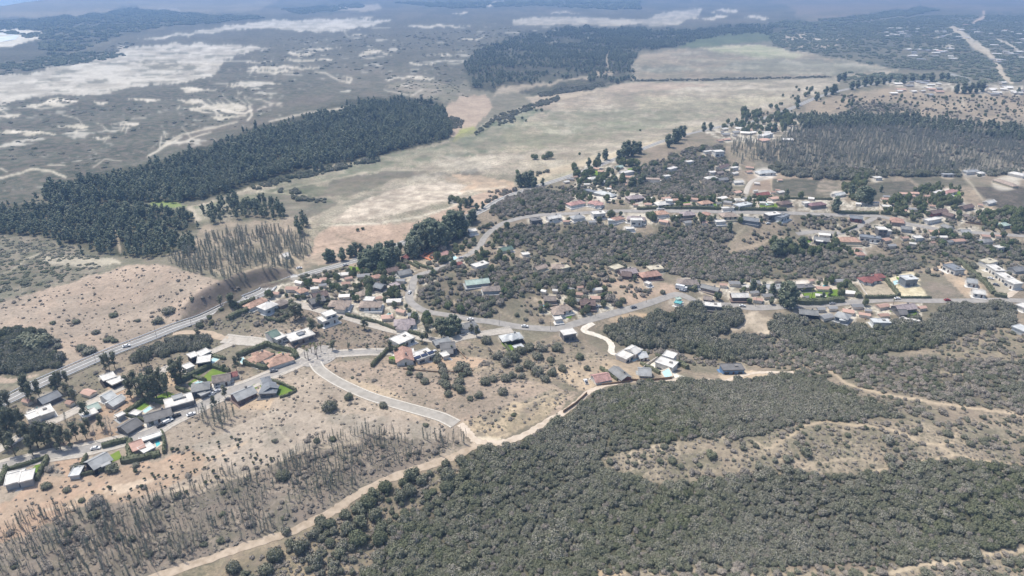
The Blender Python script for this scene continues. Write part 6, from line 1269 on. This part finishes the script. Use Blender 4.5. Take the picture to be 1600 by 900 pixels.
# --- valley edge and gardens
L('garden', 'green garden tree among the village houses', 'tree', 'garden trees of the village')
for poly, st, r, k in [('385,478 470,440 560,425 640,440 640,500 560,480 480,462 420,490', 6, (1.6, 3), .42), ('540,425 640,415 660,440 640,470 600,478 560,470', 5.5, (1.6, 3.2), .5), ('560,485 640,490 720,505 700,528 640,515', 6, (1.4, 2.8), .45), ('840,450 960,450 960,490 880,500 840,490', 6, (1.8, 3.4), .5), ('1100,445 1180,440 1180,475 1100,470', 6.5, (1.6, 3.2), .5), ('1235,442 1320,438 1320,470 1240,470', 6.5, (1.6, 3.4), .6), ('1300,478 1440,474 1440,500 1300,500', 7, (1.6, 3), .3), ('985,310 1130,312 1130,326 985,326', 7, (1.8, 3.6), .5), ('1375,316 1500,312 1500,345 1430,345 1380,335', 6, (2, 3.6), .75), ('895,268 960,250 1010,262 1000,290 900,292', 8, (2.5, 4.5), .5), ('1160,175 1240,180 1250,200 1180,215 1150,205', 10, (2.5, 4.5), .35), ('1520,330 1600,330 1600,368 1520,366', 7, (1.8, 3.4), .5), ('930,336 1200,340 1200,352 930,350', 6, (1.8, 3.6), .55), ('985,312 1235,312 1235,328 985,328', 8, (1.8, 3.2), .4), ('845,338 930,338 930,350 845,352', 6, (1.6, 3), .45), ('895,304 1000,304 980,330 860,332', 8, (1.6, 3), .3), ('1240,455 1330,440 1330,470 1250,470', 6, (1.6, 3.2), .4), ('1200,375 1360,382 1350,400 1210,400', 7, (2, 4), .6), ('200,700 250,690 250,718 190,720', 5, (1.2, 2), .4), ('300,590 350,578 345,612 290,615', 6, (1.4, 2.4), .25), ('1440,352 1600,350 1600,376 1440,376', 7, (1.8, 3.2), .45), ('1045,315 1250,310 1240,327 1045,327', 9, (1.6, 3), .35), ('1300,150 1640,150 1640,200 1500,188 1440,172 1300,182', 13, (1.8, 3.4), .10), ('1245,135 1320,150 1240,182 1180,198 1100,212', 13, (2.2, 4), .14), ('730,355 800,350 800,420 690,440 660,430', 8, (1.6, 3), .3), ('1310,268 1350,270 1350,312 1320,312', 8, (1.8, 3.4), .35), ('1430,294 1500,290 1505,320 1430,322', 7, (1.8, 3.4), .5), ('1570,330 1640,330 1640,370 1560,366', 8, (1.8, 3.4), .5)]:
    scatter(poly, 'garden_tree', st * .86, r, 1.5, 'garden', min(1, k * 1.25), .5, 22)
L('midbush', 'grey green bush on the half open ground between the houses', 'bush', 'bushes between the houses')
for poly, k in [('640,430 760,395 900,395 1050,440 940,440 880,420 700,428 650,450', .55), ('1100,440 1240,430 1480,405 1600,412 1600,440 1400,432 1250,450 1160,470', .35), ('760,300 900,290 1000,300 1160,300 1160,318 980,310 890,312 800,345', .4), ('600,390 760,350 800,345 760,385 700,425 640,440', .25), ('820,465 960,440 1050,460 960,500 860,505 780,500', .4), ('1160,340 1640,335 1640,420 1440,400 1300,380 1160,380', .35), ('1310,150 1600,150 1640,200 1500,190 1300,180', .12), ('1335,158 1440,165 1430,178 1340,174', .3), ('300,520 420,510 480,480 380,470 300,500', .5), ('470,430 620,400 640,430 540,480 420,470', .4)]:
    scatter(poly, 'shrub', 4.4, (1.1, 2.6), 1.1, 'midbush', min(1, k * 1.35), .8, 18)
# --- trees that can be picked out singly ('foot x, foot y, height px')
def tall(kind, s, lab, wk=1.0):
    for q in s.split():
        x, y, h = map(float, q.split(',')); p = P(x, y); _, y1 = project(p.x, p.y, p.z + 1); _, y0 = project(p.x, p.y, p.z); H_ = h / max(y0 - y1, .01)
        PL.append((kind, p.x, p.y, p.z, H_ * wk * rng.uniform(.9, 1.1), H_, rng.uniform(0, 6.28), int(rng.integers(len(LIB[kind]))), lab))
L('euc', 'tall ragged eucalyptus standing among the lower left houses', 'tree', 'eucalyptus of the lower left estate')
tall('eucalyptus_tree', '225,625,42 215,618,40 235,628,40 205,622,36 245,622,44 252,612,38 262,620,36 240,610,34 276,602,34 285,598,40 272,590,30 222,574,28 230,572,24 180,576,26 172,580,28 165,578,24 45,625,40 52,630,34 62,622,30 92,614,32 86,612,26 98,606,26 106,602,22 10,668,46 0,676,44 18,690,50 28,682,44 8,702,34 40,690,36 48,698,40 60,700,42 70,695,38 80,700,34 24,712,38 52,712,34 96,704,34 100,694,30 120,688,28 135,686,26 108,622,26 118,630,24 135,655,30 160,672,26 140,675,22 370,580,24 375,570,20 336,640,22 352,622,20 5,650,36 15,640,30 76,690,30 112,700,30 34,664,30 88,690,28', 'euc', .92)
L('eucmid', 'broad dark tree standing alone by the roundabout lanes', 'tree', 'lone trees round the roundabout')
tall('eucalyptus_tree', '488,520,24 500,478,20 462,500,26 470,496,22 456,488,20 362,480,22 345,478,16 610,550,18 620,556,16 668,528,22 660,536,16 690,530,22 745,526,20 737,520,16 520,548,16 545,546,10 574,545,8 570,515,18 310,528,14', 'eucmid', 1.3)
L('cyp', 'tall dark cypress of the dense rows beside the highway', 'tree', 'cypresses beside the highway')
tall('cypress_tree', '566,420,26 574,420,30 582,422,32 590,420,34 598,420,32 606,416,30 612,412,26 620,408,22 578,414,30 594,412,34 640,398,30 648,394,36 656,390,40 664,388,44 672,388,46 680,386,44 688,388,40 696,384,36 660,396,38 650,400,34 644,404,30 668,382,40 676,378,38 700,370,36 706,366,38 712,362,34 720,364,36 704,376,30 726,368,26 513,410,22 520,408,18 536,407,20 548,402,20 556,400,22 564,398,18 606,394,18 612,392,18 625,398,20 684,382,36 676,392,40 740,345,20 736,350,22', 'cyp', 1.25)
L('ranks', 'tall dark tree of the clumps along the valley road', 'tree', 'trees along the valley road')
tall('cypress_tree', '812,292,22 820,292,24 828,290,24 835,294,18 848,290,12 900,272,12 920,262,14 935,255,16 945,250,18 975,246,24 982,244,26 990,244,24 998,240,20 966,252,18 1045,230,22 1055,224,24 1062,218,22 1068,214,18 1100,206,16 1110,204,14 1150,196,12 1165,192,10 1215,180,12 1225,178,10 1245,165,14 1275,158,14 1290,150,16 1300,148,18 1305,145,14 1330,140,14 1340,138,14 1350,135,16 1360,133,16 1370,134,14 1380,132,14 1390,130,14 1410,132,16 1425,128,14 1440,128,14 1455,128,16 1470,126,14 1310,128,14 1318,126,14 1480,125,12 1494,146,16 1505,146,18 1515,146,18 1525,145,18 1533,143,16 1590,146,10 1240,186,12 1255,190,12 1262,200,14 1200,208,16 1210,206,16 1225,204,14 720,330,14 728,324,14 735,322,16 745,328,12 754,326,12 702,318,10 905,300,14 930,292,14 950,296,14 960,292,16 985,296,20 990,294,18 1000,292,16 1005,286,14 1020,270,10', 'ranks', 1.2)
L('bigmid', 'big dark tree among the plots on the right', 'tree', 'big dark trees of the right plots')
tall('cypress_tree', '1304,330,24 1338,314,22 1345,318,26 1352,318,28 1360,318,24 1330,308,20 1228,308,14 1375,300,12 1230,480,40 1222,474,34 1228,468,30 690,520,24 699,522,26 708,524,28 684,517,20 716,519,22 704,512,22 712,511,20 1205,475,12 1175,455,20 1192,460,16 1205,462,20 1285,470,14 1296,462,12 1140,362,16 1212,400,26 1218,396,24 1240,398,20 1252,390,22 1230,392,22 1080,300,10 945,430,8 991,440,12 1488,262,10', 'bigmid', 1.1)
L('palm', 'slender palm planted on the roundabout', 'palm', 'palms on the roundabout')
tall('palm_tree', '477,560,20 482,564,18 493,555,19 496,561,20 487,552,16 502,551,15', 'palm', .8)
L('gpalm', 'palm in a village garden', 'palm', 'palms in the village gardens'); tall('palm_tree', '884,306,14 880,308,12 1268,466,14 1255,462,12 706,552,12 1395,478,10 652,470,10 610,500,12 541,430,12 533,434,14 556,426,12 560,432,10', 'gpalm', .9)
# ------------------------------------------------------------------ place them: the nearest 300 of a kind one by one, the rest of that kind as one scattered object
def gn_scatter(name, items, kind, parent_label):
    n = len(items); me = bpy.data.meshes.new(name); me.vertices.add(n)
    me.vertices.foreach_set('co', np.array([q[1:4] for q in items], np.float32).ravel())
    for nm, ty, data in (('scl', 'FLOAT_VECTOR', np.array([(q[4], q[4], q[5]) for q in items], np.float32)), ('rot', 'FLOAT_VECTOR', np.array([(0, 0, q[6]) for q in items], np.float32))):
        a = me.attributes.new(nm, ty, 'POINT'); a.data.foreach_set('vector', data.ravel())
    a = me.attributes.new('var', 'INT', 'POINT'); a.data.foreach_set('value', np.array([q[7] for q in items], np.int32))
    o = bpy.data.objects.new(name, me); COL.objects.link(o)
    if kind not in SRC:
        c = bpy.data.collections.new('source_' + kind)
        for i, var in enumerate(LIB[kind]):
            # one joined mesh per variant
            vb = MB(); mats_ = []
            for pn, pm in var:
                off = len(mats_); mats_ += list(pm.materials); k0 = len(vb.v); vb.v += [tuple(v.co) for v in pm.vertices]
                vb.f += [tuple(j + k0 for j in p.vertices) for p in pm.polygons]; vb.m += [p.material_index + off for p in pm.polygons]
            so = bpy.data.objects.new('%s_%02d' % (kind, i), vb.mesh(kind, mats_)); c.objects.link(so)
        SRC[kind] = c
    ng = bpy.data.node_groups.new(name, 'GeometryNodeTree'); ng.interface.new_socket('Geometry', in_out='INPUT', socket_type='NodeSocketGeometry'); ng.interface.new_socket('Geometry', in_out='OUTPUT', socket_type='NodeSocketGeometry')
    N = ng.nodes; gi = N.new('NodeGroupInput'); go = N.new('NodeGroupOutput'); ip = N.new('GeometryNodeInstanceOnPoints'); ci = N.new('GeometryNodeCollectionInfo')
    ci.inputs['Collection'].default_value = SRC[kind]; ci.inputs['Separate Children'].default_value = True; ci.inputs['Reset Children'].default_value = True
    ip.inputs['Pick Instance'].default_value = True
    def attr(nm, ty):
        a = N.new('GeometryNodeInputNamedAttribute'); a.data_type = ty; a.inputs['Name'].default_value = nm; return a.outputs['Attribute']
    K_ = ng.links.new
    K_(gi.outputs[0], ip.inputs['Points']); K_(ci.outputs[0], ip.inputs['Instance']); K_(attr('var', 'INT'), ip.inputs['Instance Index'])
    er = N.new('FunctionNodeEulerToRotation'); K_(attr('rot', 'FLOAT_VECTOR'), er.inputs[0]); K_(er.outputs[0], ip.inputs['Rotation']); K_(attr('scl', 'FLOAT_VECTOR'), ip.inputs['Scale']); K_(ip.outputs[0], go.inputs[0])
    md = o.modifiers.new('scatter', 'NODES'); md.node_group = ng
    return o
LM = [(s.split('|')[0], *map(float, s.split('|')[1].split(','))) for s in '''the roundabout|497,557
the terracotta pair of houses|428,560
the very large white roof|468,525
the black modern house|312,560
the white flat roofed house|280,626
the charcoal house|245,650
the corner white house|30,746
the bushy compound|225,705
the green pool|56,638
the round lawn|617,562
the dark blue grey house|699,545
the villa with green lawn|798,530
the grey box building|887,520
the turquoise pool|854,477
the red walled house|968,584
the white villa court|1041,567
the long blue house|1144,575
the end of the white drive|966,553
the turquoise roofed shed|1059,473
the square hedge|1075,446
the red hip roofed house|1358,436
the sandy yellow plot|1420,450
the stepped white row|1562,425
the bare terraces|1510,440
the big rounded hedge|1275,472
the clay court|669,398
the green gabled roof|790,389
the two pink roofs|912,317
the ridge road houses|1030,333
the broad tan house|1138,336
the tall white boxy house|1377,359
the long peach roof|1322,375
the sandy plot|1508,336
the plum red roof|1276,319
the white knoll house|1122,237
the brown barn|1190,304
the pink red roof|1483,300
the burnt wood|1420,235
the highway bend|850,287
the clay bank cutting|385,455
the plateau field|190,470
the roundabout road end|712,663
the dirt track corner|760,690
the tip of the bare spur|940,716
the middle of the spur|1200,715
the right end of the spur|1480,705
the bottom right sand patch|1480,882
the bottom left corner|40,880
the lower dirt track|480,815
the bottom edge of the forest|900,880
the forest below the spur|1250,810
the forest left of the spur|830,740
the forest's left tip|600,880
the bare gap by the track|690,765
the forest under the spur's tip|960,790
the lower middle of the forest|1080,850
the lower right of the forest|1400,850
the right edge of the forest|1560,790
the forest behind the spur|1080,655
the forest edge by the track|1050,610
the left thicket|45,550
the orange slope|180,770
the dead stand by the street|335,660
the wetland's left end|330,325
the left plantation|100,350
the plantation's far end|650,190
the plantation's near end|200,290
the far wood|880,90
the valley road trees|1230,170
the distant terrace|1450,138
the far sand road|1530,80
the dry field|985,450
the slope below the ridge|1000,380
the ravine on the right|1380,530
the ravine in the middle|1060,520
the pale scar|1180,500
the gully trees|1230,395'''.split('\n')]
SHORT = dict(reed='green reed bush', fieldtree='single field tree', burntbush='grey brown bush', under='low forest bush', outb='small pale outbuilding', forest='grey green tree', ravine='dark green tree', slope='grey bush', spur='low grey bush', track='round dark bush', dry='dry brown bush', single='lone round bush', field='field bush', spurs='green bush', sapling='dark sapling', slopebush='dark bush', burnt='thin burnt trunk', deadrow='bare dead tree', regrow='fuzzy grey eucalyptus', deadwood='grey burnt tree', pine='tall plantation pine', pine2='near plantation pine', mix='dark wood tree', farpine='hazy pine', burn2='burnt wood margin pine', burn2s='bushy dark tree', garden='green garden tree', midbush='grey green bush', euc='tall ragged eucalyptus', eucmid='broad lone tree', cyp='tall dark cypress', ranks='tall dark tree', bigmid='big dark tree', palm='slender palm', gpalm='garden palm')
MASS = ('forest', 'pine', 'pine2', 'farpine', 'deadwood')
ORD = 'nearest second third fourth fifth sixth seventh eighth ninth tenth eleventh twelfth'.split()
def label_all(objs):
    """objs: (object, label key, px, py): name each plant by kind, side and order from the nearest landmark"""
    lm = np.array([(x, y) for _, x, y in LM]); bk = {}
    for o, key, x, y in objs:
        d = np.hypot(lm[:, 0] - x, (lm[:, 1] - y) * 1.5); i = int(d.argmin()); dx, dy = x - lm[i, 0], (y - lm[i, 1]) * 1.6
        side = ('right of ' if dx > 0 else 'left of ') if abs(dx) > abs(dy) else ('in front of ' if dy > 0 else 'behind ')
        bk.setdefault((SHORT[key], i, side), []).append((d[i], o, key))
    for (sh, i, side), v in bk.items():
        v.sort(key=lambda q: q[0])
        for r, (d, o, key) in enumerate(v):
            lab, cat, grp = NAMES[key]
            if len(v) == 1: t = sh + ' ' + side + LM[i][0]; tag(o, t, cat, grp)
            elif r < 12 and key not in MASS: tag(o, (ORD[r] + ' ' + sh + (' out ' if r else ' ') + side + LM[i][0]), cat, grp)
            else: tag(o, sh + ' in the mass ' + side + LM[i][0], cat, grp)
LABELQ = []
SRC = {}
STUFFNAME = dict(scrub_tree=('forest', 'dense grey green forest canopy filling slopes and ravines', 'forest'), shrub=('scrubland', 'grey bushes spread over the middle slopes', 'scrub'), garden_tree=('garden_greenery', 'small garden trees spread through the far village', 'greenery'), pine_tree=('pine_wood', 'dark pines of the plantations farther back', 'pine wood'), burnt_tree=('burnt_wood', 'thin burnt trunks massed farther back', 'burnt wood'), tuft=('dry_scrub', 'low dry tufts over the open ground', 'scrub'), clump=('distant_scrub', 'dark scrub of dunes and far hills', 'scrub'), eucalyptus_tree=('eucalyptus_wood', 'eucalyptus farther back', 'wood'), cypress_tree=('cypress_wood', 'cypresses farther back', 'wood'), sapling=('young_trees', 'saplings', 'saplings'), palm_tree=('palms', 'palms', 'palms'))
by = {}
for q in PL: by.setdefault(q[0], []).append(q)
print('PLANTS', {k: len(v) for k, v in by.items()})
for kind, items in by.items():
    A = np.array([q[1:6] for q in items]); px, py = project(A[:, 0], A[:, 1], A[:, 2]); inside = (px > -20) & (px < 1620) & (py < 912) & (py > -10)
    dist = np.sqrt(A[:, 0] ** 2 + A[:, 1] ** 2 + (CAMH - A[:, 2]) ** 2); size = np.where(kind in ('pine_tree', 'burnt_tree'), A[:, 4], A[:, 3] * A[:, 4] ** .5) / dist
    score = np.where(inside, size, -1)
    if kind in ('tuft', 'clump'): pick = []
    else: pick = [i for i in np.argsort(-score)[:300] if score[i] > 0]
    ps = set(int(i) for i in pick)
    for i in pick:
        q = items[i]; lab, cat, grp = NAMES[q[8]]; var = LIB[kind][q[7]]
        if len(var) == 1:
            o = bpy.data.objects.new(kind, var[0][1]); COL.objects.link(o)
        else:
            o = bpy.data.objects.new(kind, None); COL.objects.link(o)
            for pn, pm in var:
                c = bpy.data.objects.new(pn, pm); COL.objects.link(c); c.parent = o
                if pn == 'regrowth': c['kind'] = 'stuff'
        o.location = q[1:4]; o.rotation_euler = (0, 0, q[6]); o.scale = (q[4], q[4], q[5]); LABELQ.append((o, q[8], float(px[i]), float(py[i])))
    rest = [q for i, q in enumerate(items) if i not in ps]
    if rest:
        nm, lab, cat = STUFFNAME[kind]; o = gn_scatter(nm, rest, kind, lab); tag(o, lab, cat, None, 'stuff')

L('outb', 'small pale outbuilding', 'shed', 'outbuildings in the village gardens')
label_all(LABELQ + OUTB)
# ------------------------------------------------------------------ the air: one box of thin pale haze
hz = bpy.data.materials.new('haze'); hz.use_nodes = True; n = hz.node_tree.nodes; n.clear()
ou = n.new('ShaderNodeOutputMaterial'); pv = n.new('ShaderNodeVolumePrincipled'); pv.inputs['Color'].default_value = (.32, .54, .94, 1); pv.inputs['Density'].default_value = 1.8e-4; pv.inputs['Anisotropy'].default_value = 0.2
hz.node_tree.links.new(pv.outputs[0], ou.inputs['Volume'])
ext = np.abs(gv).max(0); 
hb = MB().box(-ext[0] - 60, gv[:, 1].min() - 60, gv[:, 2].min() - 1, ext[0] + 60, gv[:, 1].max() + 60, CAMH + 6)
tag(obj('haze', hb.mesh('haze', [hz])), kind='stuff')
